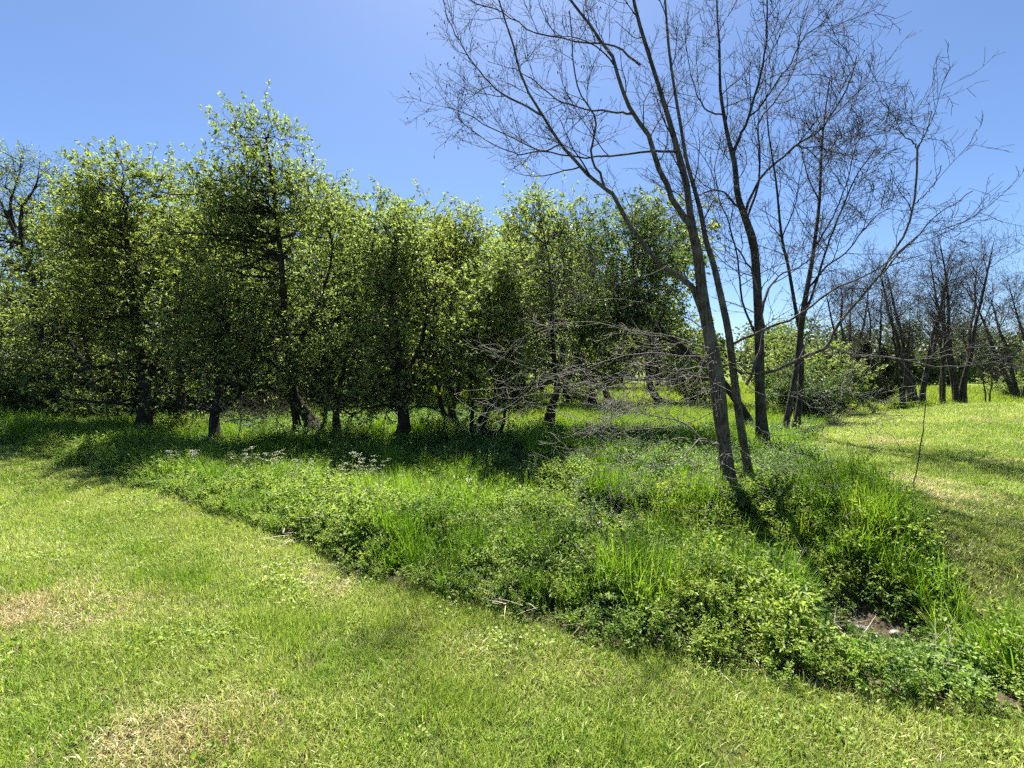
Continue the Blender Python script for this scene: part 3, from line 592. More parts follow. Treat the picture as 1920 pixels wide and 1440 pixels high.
# understorey bushes
def bush(name, label, loc, seed, leafmat, h=2.2, r=1.1, group=None, K=26, cat='bush', lsize=(.06, .095), per=(7, 5, 12), blen=.55, bark='bark_brown'):
    rng = np.random.default_rng(seed); base = np.array([loc[0], loc[1], float(H(loc[0], loc[1])) - .03])
    S = base + np.concatenate([rng.normal(size=(K, 2)) * .12 * r, np.zeros((K, 1))], 1)
    az = rng.random(K) * 6.28; ln = rng.uniform(.1, .9, K) ** .7
    D = np.stack([np.cos(az) * ln, np.sin(az) * ln, np.ones(K) * .9], -1)
    L = h * rng.uniform(.55, 1.05, K) * (1 - .15 * ln); P = grow(S, D * np.array([r / h * 2, r / h * 2, 1]), L, 9, .09, .02, rng); R = taper(np.full(K, .006 + .006 * h), np.full(K, .003), 9)
    S, D, rp, t = offshoots(P, R, per[0], .12, 1., (30, 80), rng); L = blen * (1.1 - .5 * t) * rng.uniform(.5, 1.2, len(t)) * h / 2.2
    BP = grow(S, D, L, 6, .16, .04, rng); BR = taper(np.full(len(L), .004), np.full(len(L), .002), 6)
    S, D, rp, t = offshoots(BP, BR, per[1], .15, 1., (30, 75), rng); L = .28 * rng.uniform(.5, 1.2, len(t)) * min(1, h / 1.6)
    TP = grow(S, D, L, 4, .2, .03, rng); TR = taper(np.full(len(L), .0025), np.full(len(L), .0015), 4)
    S, D, rp, t = offshoots(TP, TR, per[2], .05, 1., (30, 80), rng); sz = rng.uniform(*lsize, len(S))
    lf = leaves(S, D + np.array([0, 0, -.15]), sz, sz * rng.uniform(.45, .65, len(S)), rng)
    root = thing(name, label, cat, base, group)
    link('stems', make_mesh('stems', *(lambda v, f: (v - base, [f]))(*tubes(P, R, 5)), M[bark], True), root, 'stuff')
    mb = MB(); mb.add(*tubes(BP, BR, 3)); mb.add(*tubes(TP, TR, 3)); link('twigs', mb.mesh('twigs', M['twig_dark'], False, base), root, 'stuff')
    link('crown', make_mesh('crown', lf[0] - base, [lf[1]], M[leafmat]), root, 'stuff')
    return root
def ground_at(u, Y): X = (u - 960) / FPX * Y; return (X, Y, float(H(X, Y)) - .04)
BG = 'dark leafy bushes under the left end of the thicket'; BL = 'one of the dark leafy bushes under the left end of the thicket'
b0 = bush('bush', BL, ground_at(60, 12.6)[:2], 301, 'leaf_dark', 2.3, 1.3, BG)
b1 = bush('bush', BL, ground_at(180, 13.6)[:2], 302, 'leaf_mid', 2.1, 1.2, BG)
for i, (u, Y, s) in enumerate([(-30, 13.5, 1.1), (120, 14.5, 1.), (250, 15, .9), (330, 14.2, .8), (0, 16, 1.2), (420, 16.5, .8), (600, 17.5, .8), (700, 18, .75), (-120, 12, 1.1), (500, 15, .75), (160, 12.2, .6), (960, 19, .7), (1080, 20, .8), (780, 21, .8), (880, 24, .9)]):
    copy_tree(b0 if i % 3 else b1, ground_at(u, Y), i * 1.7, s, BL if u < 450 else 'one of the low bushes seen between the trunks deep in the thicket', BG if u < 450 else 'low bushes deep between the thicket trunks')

# brown tangle of dead stems under the tallest tree
rng = np.random.default_rng(41)
bp0 = np.array(ground_at(500, 12.4)); n = 120
S = bp0 + np.stack([rng.normal(size=n) * .75, rng.normal(size=n) * .45, np.zeros(n)], -1)
D = np.stack([rng.normal(size=n) * .5, rng.normal(size=n) * .4, np.ones(n)], -1)
P1 = grow(S, D, rng.uniform(.5, 1.5, n), 9, .16, -.09, rng); R1 = taper(np.full(n, .011), np.full(n, .004), 9)
S, D, rp, t = offshoots(P1, R1, 5, .2, 1., (30, 80), rng); P2 = grow(S, D, rng.uniform(.2, .6, len(t)), 5, .2, -.05, rng)
br = thing('brush_thicket', 'brown tangle of dead stems in the shade under the tallest tree', 'brush', bp0)
mb = MB(); mb.add(*tubes(P1, R1, 4)); mb.add(*tubes(P2, taper(np.full(len(P2), .005), np.full(len(P2), .003), 5), 3))
link('stems', mb.mesh('stems', M['bark_brown'], False, bp0), br, 'stuff')

# broken pale branches by the stub trunk
def dead_branch(label, ctrl, Y, r0, r1, seed, twigs=4, mat='deadwood', name='dead_branch', cat='branch', sub=.45):
    rng = np.random.default_rng(seed); P, _ = trunk_from([(u, v, 4) for u, v in ctrl], Y, 0, rng, 14)
    P[:, 1] += np.linspace(0, rng.uniform(-.4, .4), 14); P[1:-1] += rng.normal(size=(12, 3)) * .006
    b = P[0].copy(); root = thing(name, label, cat, b)
    R = np.linspace(r0, r1, 14); V, F = tubes(P, R, 6, .05); link('stem', make_mesh('stem', V - b, [F], M[mat], True), root)
    if twigs:
        S, D, rp, t = offshoots(P[None], R[None], twigs, .2, 1., (30, 60), rng); T = grow(S, D, rng.uniform(.3, 1., len(t)) * sub, 6, .14, .03, rng)
        V, F = tubes(T, taper(np.maximum(rp * .6, .003), np.full(len(t), .0022), 6), 4); link('twigs', make_mesh('twigs', V - b, [F], M[mat]), root, 'stuff')
    return root
dead_branch('pale broken branch sticking up from the stub trunk on the left', [(415, 782), (425, 768), (438, 757)], 9.9, .03, .012, 1, 3)
dead_branch('long pale dead branch lying level beside the stub trunk', [(420, 790), (450, 786), (480, 786), (500, 780)], 9.8, .018, .008, 2, 6)
dead_branch('short pale stick leaning on the foot of the stub trunk', [(414, 835), (405, 822), (398, 812)], 9.7, .02, .012, 3, 0)
dead_branch('thin leafless sapling rising beside the stub trunk', [(444, 832), (445, 800), (442, 760), (447, 735)], 9.7, .014, .006, 4, 8, 'twig_grey', 'dead_sapling', 'sapling')
dead_branch('thin dark cane leaning over the right-hand lawn', [(1715, 935), (1722, 905), (1740, 850), (1756, 800), (1770, 755)], 5.7, .008, .005, 5, 2, 'twig_dark', 'leaning_cane', 'cane', .12)
dead_branch('bleached fallen stick lying in the weeds of the ditch', [(1530, 985), (1545, 1010), (1560, 1050), (1564, 1080)], 5.1, .022, .012, 6, 0)

# --- row of bare trees beyond the right-hand lawn
def bare_proto(label, seed, group, stems_n, spread, h):
    rng = np.random.default_rng(seed); Y = 20.; ST = []
    for i in range(stems_n):
        a = (i - (stems_n - 1) / 2) * spread + rng.normal() * 8; tr = []
        for k, t in enumerate(np.linspace(0, 1, 7)):
            tr.append((960 + (i - stems_n / 2) * 6 + a * t ** 1.15 + rng.normal() * 1.5 * (k > 0), 757 - h * t, (9.5 if stems_n > 2 else 7.5) * (1 - t) ** .8 + 1.0, rng.normal() * .05 + (i % 2 - .5) * 1.6 * t))
        ST.append(tr)
    return bare('bare_tree', label, (960, 757), Y, ST, [], seed, 'bark_dark', 'twig_dark', per=(0, 8, 5), blen=1.9, rmin=.005, stem_kids=17, group=group, kid_t0=.28, slim=.85)
RG = 'bare trees beyond the right-hand lawn'
specs = [(1722, 20.5, 1.0, 0, 'vase-shaped clump of bare trunks beyond the lawn crest, left of the twin stems'),
         (1768, 21., .95, 1, 'pair of bare leaning stems in the middle of the row beyond the lawn'),
         (1797, 21.5, 1.05, 0, 'thick-footed bare tree with forked top beyond the lawn'),
         (1690, 19.5, .78, 1, 'slim bare tree with two stems near the left end of the far row'),
         (1640, 19.5, .8, 1, 'slim bare tree beside the cedar beyond the lawn'),
         (1852, 22, .45, 1, 'small bare tree with curved fork beyond the lawn'),
         (1912, 27, 1.15, 0, 'wide bare tree at the right margin of the photo'),
         (1960, 25, 1.0, 0, 'bare tree just past the right margin'),
         (1570, 17, .42, 1, 'small dark bare tree left of the cedar'),
         (1590, 27, 1.05, 0, 'bare tree farthest back, behind the cedar')]
pa = bare_proto(specs[0][4], 401, RG, 4, 62, 270); pb = bare_proto(specs[1][4], 402, RG, 2, 48, 260)
for i, (u, Y, s, k, lb) in enumerate(specs):
    loc = ground_at(u, Y)
    if i < 2: q = pa if i == 0 else pb; q.location = loc; q.scale = (s,) * 3
    else: copy_tree(pa if k == 0 else pb, loc, [0, .4, 3.3, 2.8, .3, 3.6, 2.9, 1., 3., .5][i], (s * [1, 1, .9, 1.15, .85, 1.3, 1.2, .9, 1.2, 1.][i], s, s * [1, 1, 1.12, .95, 1.1, .9, .92, 1.1, 1., 1.][i]), lb, RG)

# cedar and shrubs behind the bare trees
def cedar(label, u, Y, h, r, seed):
    rng = np.random.default_rng(seed); b = np.array(ground_at(u, Y)); n = 26
    P = b + np.stack([rng.normal(size=n).cumsum() * .008, rng.normal(size=n).cumsum() * .008, np.linspace(0, h, n)], -1)
    R = np.linspace(.07, .008, n); root = thing('cedar_tree', label, 'tree', b)
    V, F = tubes(P, R, 8, .06); link('trunk', make_mesh('trunk', V - b, [F], M['bark_brown'], True), root)
    S, D, rp, t = offshoots(P[None], R[None], 90, .12, 1., (55, 85), rng)
    L = r * (1.05 - t) ** .6 * rng.uniform(.5, 1.15, len(t)); BP = grow(S, D, L, 6, .1, .06, rng)
    V, F = tubes(BP, taper(np.full(len(t), .012), np.full(len(t), .003), 6), 4); link('branches', make_mesh('branches', V - b, [F], M['bark_brown']), root, 'stuff')
    S, D, rp, t = offshoots(BP, taper(np.full(len(L), .012), np.full(len(L), .003), 6), 26, .1, 1., (20, 70), rng)
    S = np.repeat(S, 4, 0) + rng.normal(size=(len(S) * 4, 3)) * .05; D = np.repeat(D, 4, 0) + rng.normal(size=S.shape) * .5; sz = rng.uniform(.05, .11, len(S))
    V, F = leaves(S, D, sz, sz * .35, rng); link('crown', make_mesh('crown', V - b, [F], M['cedar']), root, 'stuff')
cedar('dark brownish cedar at the left end of the lawn crest', 1618, 18., 2.7, 1.15, 51)
cedar('narrow dark cedar just right of the wide brownish one', 1655, 19.5, 2.6, .8, 52)
bush('bush', 'dense green bush behind the dark bare trunks', ground_at(1545, 16)[:2], 311, 'leaf_mid', 2.6, 1.2)
bush('bush', 'dark bush at the feet of the bare forked tree', ground_at(1500, 13.4)[:2], 312, 'leaf_dark', 2.0, .9)
bush('bush', 'low round green bush at the far right of the field', ground_at(1905, 30)[:2], 313, 'leaf_mid', 2.2, 1.8)
bush('bush', 'rounded green bush in the gap behind the grey multi-stemmed trunk', ground_at(1300, 20)[:2], 314, 'leaf_yellow', 3.6, 1.6)
bush('bush', 'yellow-green bush between the bare trunks', ground_at(1455, 18)[:2], 315, 'leaf_mid', 4.2, 1.8)
GS = 'low yellow-green shrubs in the ditch'
bush('low_shrub', 'yellowish low mounded shrub at the edge of shade in the ditch, the left one', (-.42, 6.35), 321, 'leaf_yellow', .42, .22, GS, 14, 'shrub', (.03, .05), (5, 4, 8), .5)
bush('low_shrub', 'widest low mounded green shrub at the edge of shade in the ditch', (.18, 6.35), 322, 'leaf_yellow', .46, .34, GS, 18, 'shrub', (.03, .05), (5, 4, 8), .5)
bush('low_shrub', 'low dark mounded shrub right of the widest mound in the ditch', (.72, 6.2), 323, 'leaf_mid', .36, .25, GS, 14, 'shrub', (.03, .05), (5, 4, 8), .5)

# distant wood behind the fields: one mass
rng = np.random.default_rng(61); mbl = MB(); mbt = MB()
rows = [(x, rng.uniform(62, 80), rng.uniform(6.5, 10.5)) for x in np.arange(-45, 112, 3.2)] + [(x, rng.uniform(42, 58), rng.uniform(4, 6.)) for x in np.arange(6, 64, 2.8)] + [(x, rng.uniform(34, 44), rng.uniform(6, 8.5)) for x in np.arange(-45, 14, 3.2)]
for x, y, h in rows:
    x = x + rng.normal() * 1.2; z = float(H(x, y)); nb = 26
    cc = nrm(rng.normal(size=(nb, 3))) * rng.random((nb, 1)) ** .4 * np.array([h * .33, h * .33, h * .46]) + np.array([x, y, z + h * .5])
    Q = np.repeat(cc, 60, 0) + rng.normal(size=(nb * 60, 3)) * h * .085; sz = rng.uniform(.32, .6, len(Q))
    mbl.add(*leaves(Q, rng.normal(size=Q.shape), sz, sz * .7, rng))
    T = grow(np.array([[x, y, z]] * 5), np.array([[0, 0, 1.]]) + rng.normal(size=(5, 3)) * .3, np.full(5, h * .85), 7, .08, .05, rng)
    mbt.add(*tubes(T, taper(np.full(5, .12), np.full(5, .02), 7), 5))
dw = thing('distant_wood', 'hazy green wood along the far side of the fields', 'wood', (0, 70, 0)); dw['kind'] = 'stuff'
link('foliage', mbl.mesh('foliage', M['leaf_far'], False, (0, 70, 0)), dw, 'stuff'); link('trunks', mbt.mesh('trunks', M['bark_dark'], False, (0, 70, 0)), dw, 'stuff')

# ------------------------------------------------------------------ small plants scattered as ground cover
def proto(name, V, F, mat, V2=None, F2=None, mat2=None):
    if V2 is None: me = make_mesh(name, V, F if isinstance(F, list) else [F], mat)
    else:
        mb = MB(); mb.add(V, F); mb.add(V2, F2); me = mb.mesh(name, mat); me.materials.append(mat2)
        # polygons are ordered quads then triangles; find those built on the second set of vertices
        idx = np.zeros(len(me.loops), np.int32); me.loops.foreach_get('vertex_index', idx); st = np.zeros(len(me.polygons), np.int32); me.polygons.foreach_get('loop_start', st)
        me.polygons.foreach_set('material_index', (idx[st] >= len(V)).astype(np.int32))
    return bpy.data.objects.new(name, me)
def collection(name, obs):
    c = bpy.data.collections.new(name)
    for k, o in enumerate(obs): o.name = f'{name}_{k:02d}'; c.objects.link(o)
    return c
def scatter(name, label, P, rot, scl, idx, coll, cat):
    me = bpy.data.meshes.new(name); me.vertices.add(len(P)); me.vertices.foreach_set('co', np.asarray(P, np.float32).ravel())
    a = me.attributes.new('rot', 'FLOAT_VECTOR', 'POINT'); a.data.foreach_set('vector', np.asarray(rot, np.float32).ravel())
    a = me.attributes.new('scl', 'FLOAT_VECTOR', 'POINT'); a.data.foreach_set('vector', np.asarray(scl, np.float32).ravel())
    a = me.attributes.new('idx', 'INT', 'POINT'); a.data.foreach_set('value', np.asarray(idx, np.int32))
    o = link(name, me, None, 'stuff'); tag(o, label, cat)
    ng = bpy.data.node_groups.new(name, 'GeometryNodeTree')
    ng.interface.new_socket('Geometry', in_out='INPUT', socket_type='NodeSocketGeometry'); ng.interface.new_socket('Geometry', in_out='OUTPUT', socket_type='NodeSocketGeometry')
    n = ng.nodes; k = ng.links
    gi = n.new('NodeGroupInput'); go = n.new('NodeGroupOutput'); ip = n.new('GeometryNodeInstanceOnPoints'); ci = n.new('GeometryNodeCollectionInfo')
    ci.inputs['Collection'].default_value = coll; ci.inputs['Separate Children'].default_value = True; ci.inputs['Reset Children'].default_value = True
    def attr(nm, ty):
        x = n.new('GeometryNodeInputNamedAttribute'); x.data_type = ty; x.inputs['Name'].default_value = nm; return x.outputs['Attribute']
    e = n.new('FunctionNodeEulerToRotation'); k.new(attr('rot', 'FLOAT_VECTOR'), e.inputs[0])
    ip.inputs['Pick Instance'].default_value = True
    k.new(gi.outputs[0], ip.inputs['Points']); k.new(ci.outputs[0], ip.inputs['Instance']); k.new(attr('idx', 'INT'), ip.inputs['Instance Index'])
    k.new(e.outputs[0], ip.inputs['Rotation']); k.new(attr('scl', 'FLOAT_VECTOR'), ip.inputs['Scale']); k.new(ip.outputs[0], go.inputs[0])
    md = o.modifiers.new('scatter', 'NODES'); md.node_group = ng
    return o

rng = np.random.default_rng(90)
def tuft(mat, n, rad, L, Wd, lean=(.05, .7), bend=(.1, .9), seg=2):
    b = rng.normal(size=(n, 2)) * rad * .55; az = rng.random(n) * 6.28
    return blades(b, az, rng.uniform(*lean, n), rng.uniform(*bend, n), rng.uniform(*L, n), rng.uniform(*Wd, n), seg)
lawn_protos = []
for mt in ('lawn_green', 'lawn_yellow', 'lawn_straw'):
    for k in range(3):
        LL = (.022, .052) if mt != 'lawn_straw' else (.015, .045)
        V, F = tuft(mt, 46, .085, LL, (.0028, .0052), (.1, 1.0) if mt != 'lawn_straw' else (.5, 1.4))
        lawn_protos.append(proto('lawn', V, F, M[mt]))
# broad clover-like leaves
for k in range(2):
    n = 22; b = np.concatenate([rng.normal(size=(n, 2)) * .05, rng.uniform(.012, .035, (n, 1))], 1); az = rng.random(n) * 6.28
    V, F = leaves(b, np.stack([np.cos(az), np.sin(az), np.full(n, .15)], -1), rng.uniform(.014, .026, n), rng.uniform(.012, .02, n), rng)
    lawn_protos.append(proto('lawn', V, F, M['lawn_green']))
lawn_c = collection('lawn_tufts', lawn_protos)

def field(n, x0, x1, y0, y1):
    x = rng.uniform(x0, x1, n); y = rng.uniform(y0, y1, n); k = (np.abs(x) < 1.28 * y + .9); return x[k], y[k]
def euler(n, tilt=.12): return np.stack([rng.normal(size=n) * tilt, rng.normal(size=n) * tilt, rng.random(n) * 6.283], -1)

# near lawn: dry patches where the photo shows them
def dryness(x, y):
    d = .75 * np.exp(-(((x + 3.2) / 1.1) ** 2 + ((y - 2.9) / .55) ** 2)) + .72 * np.exp(-(((x + 1.45) / .55) ** 2 + ((y - 1.95) / .28) ** 2)) + .15 * np.exp(-((x - .1) / .9) ** 2 - ((y - 2.5) / .22) ** 2)
    d += .2 * np.exp(-((lawn_d(x, y) + .18) / .22) ** 2)
    return d * (.5 + fbm(x, y, .5)) + .9 * np.clip(fbm(x, y, 1.1) - .48, 0, 1)
def lawn_points(dens_near, X0, X1, Y0, Y1, far_y):
    x, y = field(int((X1 - X0) * (Y1 - Y0) * dens_near), X0, X1, Y0, Y1)
    k = rng.random(len(x)) < np.clip((far_y / y) ** 1.3, .12, 1); return x[k], y[k]
x, y = lawn_points(560, -13, 3.2, 1.2, 11, 2.9)
k = lawn_d(x, y) < .03; x, y = x[k], y[k]
dr = dryness(x, y) + rng.normal(size=len(x)) * .2
ld = np.abs(lawn_d(x, y)); stripe = .2 * np.sin(ld * 2 * np.pi / 1.05)
gy = fbm(x + 40, y, .8) + rng.normal(size=len(x)) * .16 + stripe
idx = np.where(dr > .52, 6, np.where(gy > .43, 3, 0)) + rng.integers(0, 3, len(x))
cl = (fbm(x - 20, y + 9, .35) > .66) & (rng.random(len(x)) < .35) & (dr < .5); idx = np.where(cl, 9 + rng.integers(0, 2, len(x)), idx)
s = rng.uniform(.75, 1.3, len(x)) * (1 + .07 * np.clip(y - 3, 0, 6))
sc3 = np.stack([s, s, s * rng.uniform(.7, 1.25, len(x)) * np.where((fbm(x + 3, y, .3) > .6), 1.45, 1)], -1)
scatter('lawn_grass', 'short mown yellow-green grass of the near lawn with straw patches', np.stack([x, y, H(x, y) - .004], -1), euler(len(x)), sc3, idx, lawn_c, 'grass')
n_near = len(x)
# right-hand lawn
x, y = field(60000, 3, 26, 2.2, 18.5)
k = (right_d(x, y) > 0) & (rng.random(len(x)) < np.clip((6. / y) ** .9, .3, 1)); x, y = x[k], y[k]
gy = fbm(x + 40, y, 1.6) + rng.normal(size=len(x)) * .14; dr = fbm(x, y - 30, 1.0) + rng.normal(size=len(x)) * .1
idx = np.where(dr > .72, 6, np.where(gy > .42, 3, 0)) + rng.integers(0, 3, len(x)); s = rng.uniform(1.0, 1.7, len(x)) * (1 + .05 * np.clip(y - 4, 0, 12))
scatter('lawn_grass', 'mown grass of the mounded right-hand lawn', np.stack([x, y, H(x, y) - .004], -1), euler(len(x)), np.stack([s, s, s * rng.uniform(.6, 1.2, len(x))], -1), idx, lawn_c, 'grass')

# weeds
def herb(mat, h, nleaf, nlt, lsz, spread):
    """ferny plant: arching leaf stalks, each carrying paired leaflets"""
    az = rng.random(nleaf) * 6.28; ln = rng.uniform(.15, 1., nleaf) * spread
    S = np.stack([rng.normal(size=nleaf) * .015, rng.normal(size=nleaf) * .015, rng.uniform(0, h * .45, nleaf)], -1)
    D = np.stack([np.cos(az) * ln, np.sin(az) * ln, np.ones(nleaf)], -1)
    P = grow(S, D, h * rng.uniform(.5, .85, nleaf), 6, .12, -.12, rng); R = taper(np.full(nleaf, .0022), np.full(nleaf, .001), 6)
    a, dd, rp, t = offshoots(P, R, nlt, .3, 1., (35, 80), rng, .5)
    sz = lsz * rng.uniform(.6, 1.2, len(t)) * (1.25 - .6 * t)
    V1, F1 = leaves(a, dd, sz, sz * rng.uniform(.45, .65, len(sz)), rng, upbias=1.2)
    V2, F2 = tubes(P, R, 3); mb = MB(); mb.add(V1, F1); mb.add(V2, F2); return np.concatenate(mb.V), mb.F
def nettle(h, nodes, lsz):
    P = grow(np.zeros((3, 3)) + rng.normal(size=(3, 3)) * .02 * np.array([1, 1, 0]), np.array([[0, 0, 1.]] * 3) + rng.normal(size=(3, 3)) * .22, np.full(3, h) * rng.uniform(.7, 1.05, 3), 8, .06, .04, rng); R = taper(np.full(3, .003), np.full(3, .0015), 8)
    a, dd, rp, t = offshoots(P, R, nodes, .12, 1., (50, 85), rng); sz = lsz * (1.15 - .5 * t) * rng.uniform(.7, 1.2, len(t))
    V1, F1 = leaves(a, dd, sz, sz * .5, rng, droop=.35, upbias=1.3); V2, F2 = tubes(P, R, 3); mb = MB(); mb.add(V1, F1); mb.add(V2, F2); return np.concatenate(mb.V), mb.F
def parsley(h):
    V, F = herb('', h * .7, 7, 9, .03, .8); n = 3
    P = grow(np.zeros((n, 3)) + rng.normal(size=(n, 3)) * .012 * np.array([1, 1, 0]), np.array([[0, 0, 1.]] * n) + rng.normal(size=(n, 3)) * .2, h * rng.uniform(.8, 1.1, n), 7, .05, .03, rng)
    a, dd, rp, t = offshoots(P, np.full((n, 7), .002), 3, .6, 1., (20, 40), rng); Q = grow(a, dd, np.full(len(a), h * .14), 4, .05, .1, rng)
    mb = MB(); q = []
    for f in F: q.append(f)
    mb.add(V, q); mb.add(*tubes(P, np.full((n, 7), .0022), 3)); mb.add(*tubes(Q, np.full((len(Q), 4), .0015), 3))
    c = np.concatenate([Q[:, -1], P[:, -1]]); c = np.repeat(c, 11, 0) + rng.normal(size=(len(c) * 11, 3)) * np.array([.02, .02, .005]); az = rng.random(len(c)) * 6.28
    V2, F2 = leaves(c, np.stack([np.cos(az), np.sin(az), az * 0 + .2], -1), np.full(len(c), .010), np.full(len(c), .009), rng)
    return np.concatenate(mb.V), mb.F, V2, F2
weeds = []                                             # 0-3 ferny, 4-6 nettle, 7-9 grass, 10-12 flowering, 13-15 low broad, 16-17 straw, 18-19 cool ferny
for k in range(4): weeds.append(proto('w', *herb('', rng.uniform(.28, .4), 10, 12, .042, 1.0), M['weed']))
for k in range(3): weeds.append(proto('w', *nettle(rng.uniform(.3, .42), 15, .046), M['weed']))
for k in range(3):
    n = 34; V, F = blades(rng.normal(size=(n, 2)) * .035, rng.random(n) * 6.28, rng.uniform(.02, .3, n), rng.uniform(.1, 1.1, n), rng.uniform(.2, .5, n), rng.uniform(.005, .010, n), 5); weeds.append(proto('w', V, F, M['weed_grass']))
for k in range(3):
    V, F, V2, F2 = parsley(rng.uniform(.45, .62)); weeds.append(proto('w', V, F, M['weed'], V2, [F2], M['petal']))
for k in range(3): weeds.append(proto('w', *herb('', rng.uniform(.14, .2), 8, 7, .05, 1.5), M['weed_cool']))
for k in range(2):
    n = 60; V, F = blades(np.concatenate([rng.normal(size=(n, 2)) * .12, rng.uniform(0, .03, (n, 1))], 1), rng.random(n) * 6.28, rng.uniform(1.2, 1.6, n), rng.uniform(-.2, .3, n), rng.uniform(.1, .3, n), rng.uniform(.004, .008, n), 3); weeds.append(proto('w', V, F, M['dead_straw']))
for k in range(2): weeds.append(proto('w', *herb('', rng.uniform(.26, .36), 9, 10, .042, 1.1), M['weed_cool']))
for k in range(2):                                     # last year's bare stalks
    n = 4; P = grow(rng.normal(size=(n, 3)) * .03 * np.array([1, 1, 0]), np.array([[0, 0, 1.]] * n) + rng.normal(size=(n, 3)) * .3, rng.uniform(.3, .62, n), 7, .07, -.01, rng)
    R = taper(np.full(n, .003), np.full(n, .0015), 7); a, dd, rp, t = offshoots(P, R, 4, .4, 1., (25, 50), rng)
    mb = MB(); mb.add(*tubes(P, R, 4)); mb.add(*tubes(grow(a, dd, rng.uniform(.06, .16, len(a)), 4, .1, .05, rng), np.full((len(a), 4), .0014), 3))
    weeds.append(proto('w', np.concatenate(mb.V), mb.F, M['deadwood'] if k else M['twig_dark']))
weed_c = collection('weed_plants', weeds)

def bare_patch(x, y):
    """1 where the ditch bed lies open: stones near, straw further up"""
    return np.maximum(1.4 * np.exp(-(((x - 3.08) / .26) ** 2 + ((y - 3.8) / .27) ** 2)), np.maximum(np.exp(-(((x - 1.25) / .5) ** 2 + ((y - 5.85) / .4) ** 2)), .7 * np.exp(-(((x - 2.35) / .25) ** 2 + ((y - 4.6) / .35) ** 2))))
# strip along the lawn and down into the ditch
x, y = field(76000, -15, 9, 1.5, 12.5)
ld = lawn_d(x, y); rd = right_d(x, y); dd, _ = dist_poly(x, y, DT)
zone = (ld > .02) & (rd < .05) & (y < np.where(x > .5, 7.7, 6.9) + .62 * np.clip(-x, -3, 14))
k = zone & (rng.random(len(x)) < np.clip((4. / y) ** .8, .35, 1)) & (rng.random(len(x)) > 1.15 * bare_patch(x, y)); x, y, ld, rd = x[k], y[k], ld[k], rd[k]
q = rng.random(len(x)); gmask = fbm(x + 5, y * 1.3, .75); right_g = np.exp(-((rd + .35) / .35) ** 2)
gp = np.clip((gmask - .5) * 4.5, 0, .75); gp = np.maximum(gp, .85 * right_g * (gmask > .35)); gp *= sstep(.0, .35, ld)
flow = np.exp(-(((x + 2.6) / 1.6) ** 2 + ((y - 6.2) / .6) ** 2)) * .10
cool = (fbm(x - 8, y + 2, 1.3) > .5)
idx = np.where(q < gp, 7 + rng.integers(0, 3, len(x)), np.where(rng.random(len(x)) < flow * .5, 10 + rng.integers(0, 3, len(x)), np.where(rng.random(len(x)) < .2, 4 + rng.integers(0, 3, len(x)), np.where(cool & (rng.random(len(x)) < .35), 18 + rng.integers(0, 2, len(x)), rng.integers(0, 4, len(x))))))
s = rng.uniform(.6, 1.2, len(x)) * (.5 + .5 * sstep(0, .5, ld)) * (.55 + .98 * fbm(x, y, 1.2))
for a, b, wd, am in (((2.15, 2.6), (3.1, 3.85), .32, .5), ((.95, 4.4), (1.25, 5.85), .38, .55)):   # trampled, lower growth above the two open spots of the ditch bed
    dl, _ = dist_poly(x, y, np.array([a, b])); s = s * (1 - am * np.exp(-(dl / wd) ** 4)); idx = np.where(dl < wd * 1.35, 13 + rng.integers(0, 3, len(x)), idx)
s = s * np.where(x > .8, 1 - .4 * np.exp(-(dist_poly(x, y, DT)[0] / .4) ** 2), 1)
idx = np.where(rng.random(len(x)) < .012, 20 + rng.integers(0, 2, len(x)), idx)
scatter('ditch_weeds', 'tall green weeds, cow parsley and long grass filling the ditch', np.stack([x, y, H(x, y) - .01], -1), euler(len(x), .1), np.stack([s, s, s], -1), idx, weed_c, 'weeds')
# straw litter in the open ditch bed and thinly elsewhere
x, y = field(9000, -3, 5, 2.5, 8); bpv = bare_patch(x, y)
k = (lawn_d(x, y) > .15) & (right_d(x, y) < -.2) & (rng.random(len(x)) < np.where(x > 2.1, 0., np.clip(bpv * 1.2, .02, 1))); x, y = x[k], y[k]
scatter('dead_straw', 'bleached dead straw lying on the open ditch bed', np.stack([x, y, H(x, y) + .004], -1), euler(len(x), .15), np.stack([rng.uniform(.7, 1.2, len(x))] * 3, -1), 16 + rng.integers(0, 2, len(x)), weed_c, 'straw')
# woodland floor
x, y = field(44000, -24, 9, 5.5, 20)
zone = (lawn_d(x, y) > .3) & (right_d(x, y) < -.1) & (y >= 6.3 + .62 * np.clip(-x, -3, 14))
k = zone & (rng.random(len(x)) < np.clip((8. / y) ** 1., .3, 1)) & (fbm(x, y, 1.1) > .08); x, y = x[k], y[k]
gm = fbm(x + 5, y * 1.3, 1.2); sunny = sstep(1.0, 2.5, x) * sstep(10, 11.5, y) + np.exp(-((x + 2.2) / 2.2) ** 2 - ((y - 8.) / .8) ** 2) * .7
idx = np.where(rng.random(len(x)) < np.clip((gm - .5) * 4 + sunny, 0, .9), 7 + rng.integers(0, 3, len(x)), np.where(rng.random(len(x)) < .25, 18 + rng.integers(0, 2, len(x)), 13 + rng.integers(0, 3, len(x))))
s = rng.uniform(.7, 1.35, len(x)); s = np.where((idx >= 7) & (idx < 10), s * .75, s)
scatter('woodland_plants', 'low leafy plants and grass covering the shaded ground under the trees', np.stack([x, y, H(x, y) - .01], -1), euler(len(x), .1), np.stack([s, s, s], -1), idx, weed_c, 'ground cover')
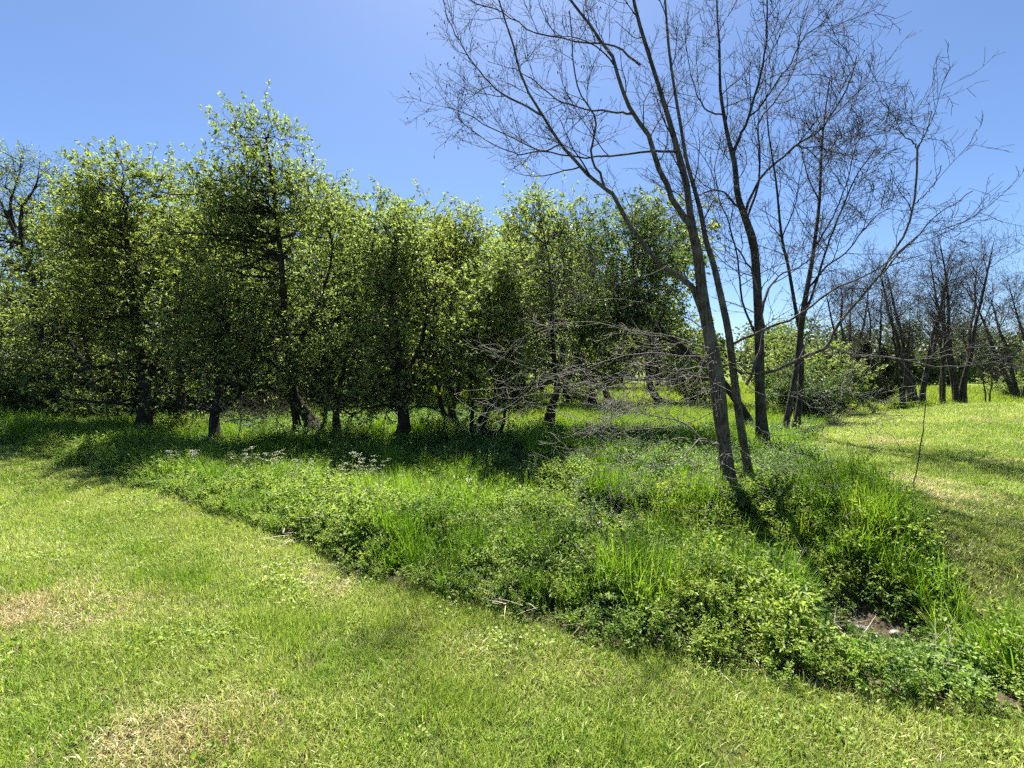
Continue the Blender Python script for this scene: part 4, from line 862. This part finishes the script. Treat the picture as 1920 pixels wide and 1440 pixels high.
# meadow beyond
md_p = []
for k in range(3):
    n = 44; V, F = blades(rng.normal(size=(n, 2)) * .14, rng.random(n) * 6.28, rng.uniform(.05, .5, n), rng.uniform(.1, .9, n), rng.uniform(.15, .34, n), rng.uniform(.010, .018, n), 3); md_p.append(proto('m', V, F, M['meadow']))
md_c = collection('meadow_tufts', md_p)
x, y = field(60000, -30, 48, 10.5, 42)
k = ((right_d(x, y) < -.2) | (y > 18.5)) & ((x > -1 + .0 * y) | (y > 22)) & (y > 11.5 - .0 * x) & (rng.random(len(x)) < np.clip((14. / y) ** 1.2, .22, 1)); x, y = x[k], y[k]
s = rng.uniform(.7, 1.3, len(x)) * (1 + .025 * (y - 12))
scatter('meadow_grass', 'bright yellow-green meadow grass behind the trees and across the far field', np.stack([x, y, H(x, y) - .01], -1), euler(len(x), .1), np.stack([s, s, s * rng.uniform(.7, 1.2, len(x))], -1), rng.integers(0, 3, len(x)), md_c, 'grass')

# stones on the ditch bed
def stone(label, x, y, r, seed, sq):
    rng = np.random.default_rng(seed); import bmesh
    bm = bmesh.new(); bmesh.ops.create_icosphere(bm, subdivisions=3, radius=1)
    cuts = nrm(rng.normal(size=(9, 3)))
    for v in bm.verts:
        c = np.array(v.co)
        for d in cuts:
            h = c @ d
            if h > .72: c = c - d * (h - .72) * .85
        c = c * (1 + rng.normal() * .012); v.co = (c * r * np.array(sq)).tolist()
    me = bpy.data.meshes.new('stone'); bm.to_mesh(me); bm.free(); me.materials.append(M['stone'])
    o = link('stone', me, None, None, (x, y, float(H(x, y)) + r * sq[2] * .45)); o.rotation_euler = (rng.normal() * .3, rng.normal() * .3, rng.random() * 6); tag(o, label, 'stone', 'pale stones on the ditch bed')
stone('largest pale stone in the dark hollow of the ditch', 3.10, 3.76, .075, 1, (1, .8, .6))
stone('narrow upright pale stone at the left of the hollow', 2.96, 3.80, .06, 2, (.6, .6, 1.1))
stone('grey mottled stone behind the largest pale stone', 3.06, 3.91, .08, 3, (1.1, .7, .6))
stone('small stone at the right side of the hollow', 3.27, 3.82, .045, 4, (1, .9, .8))
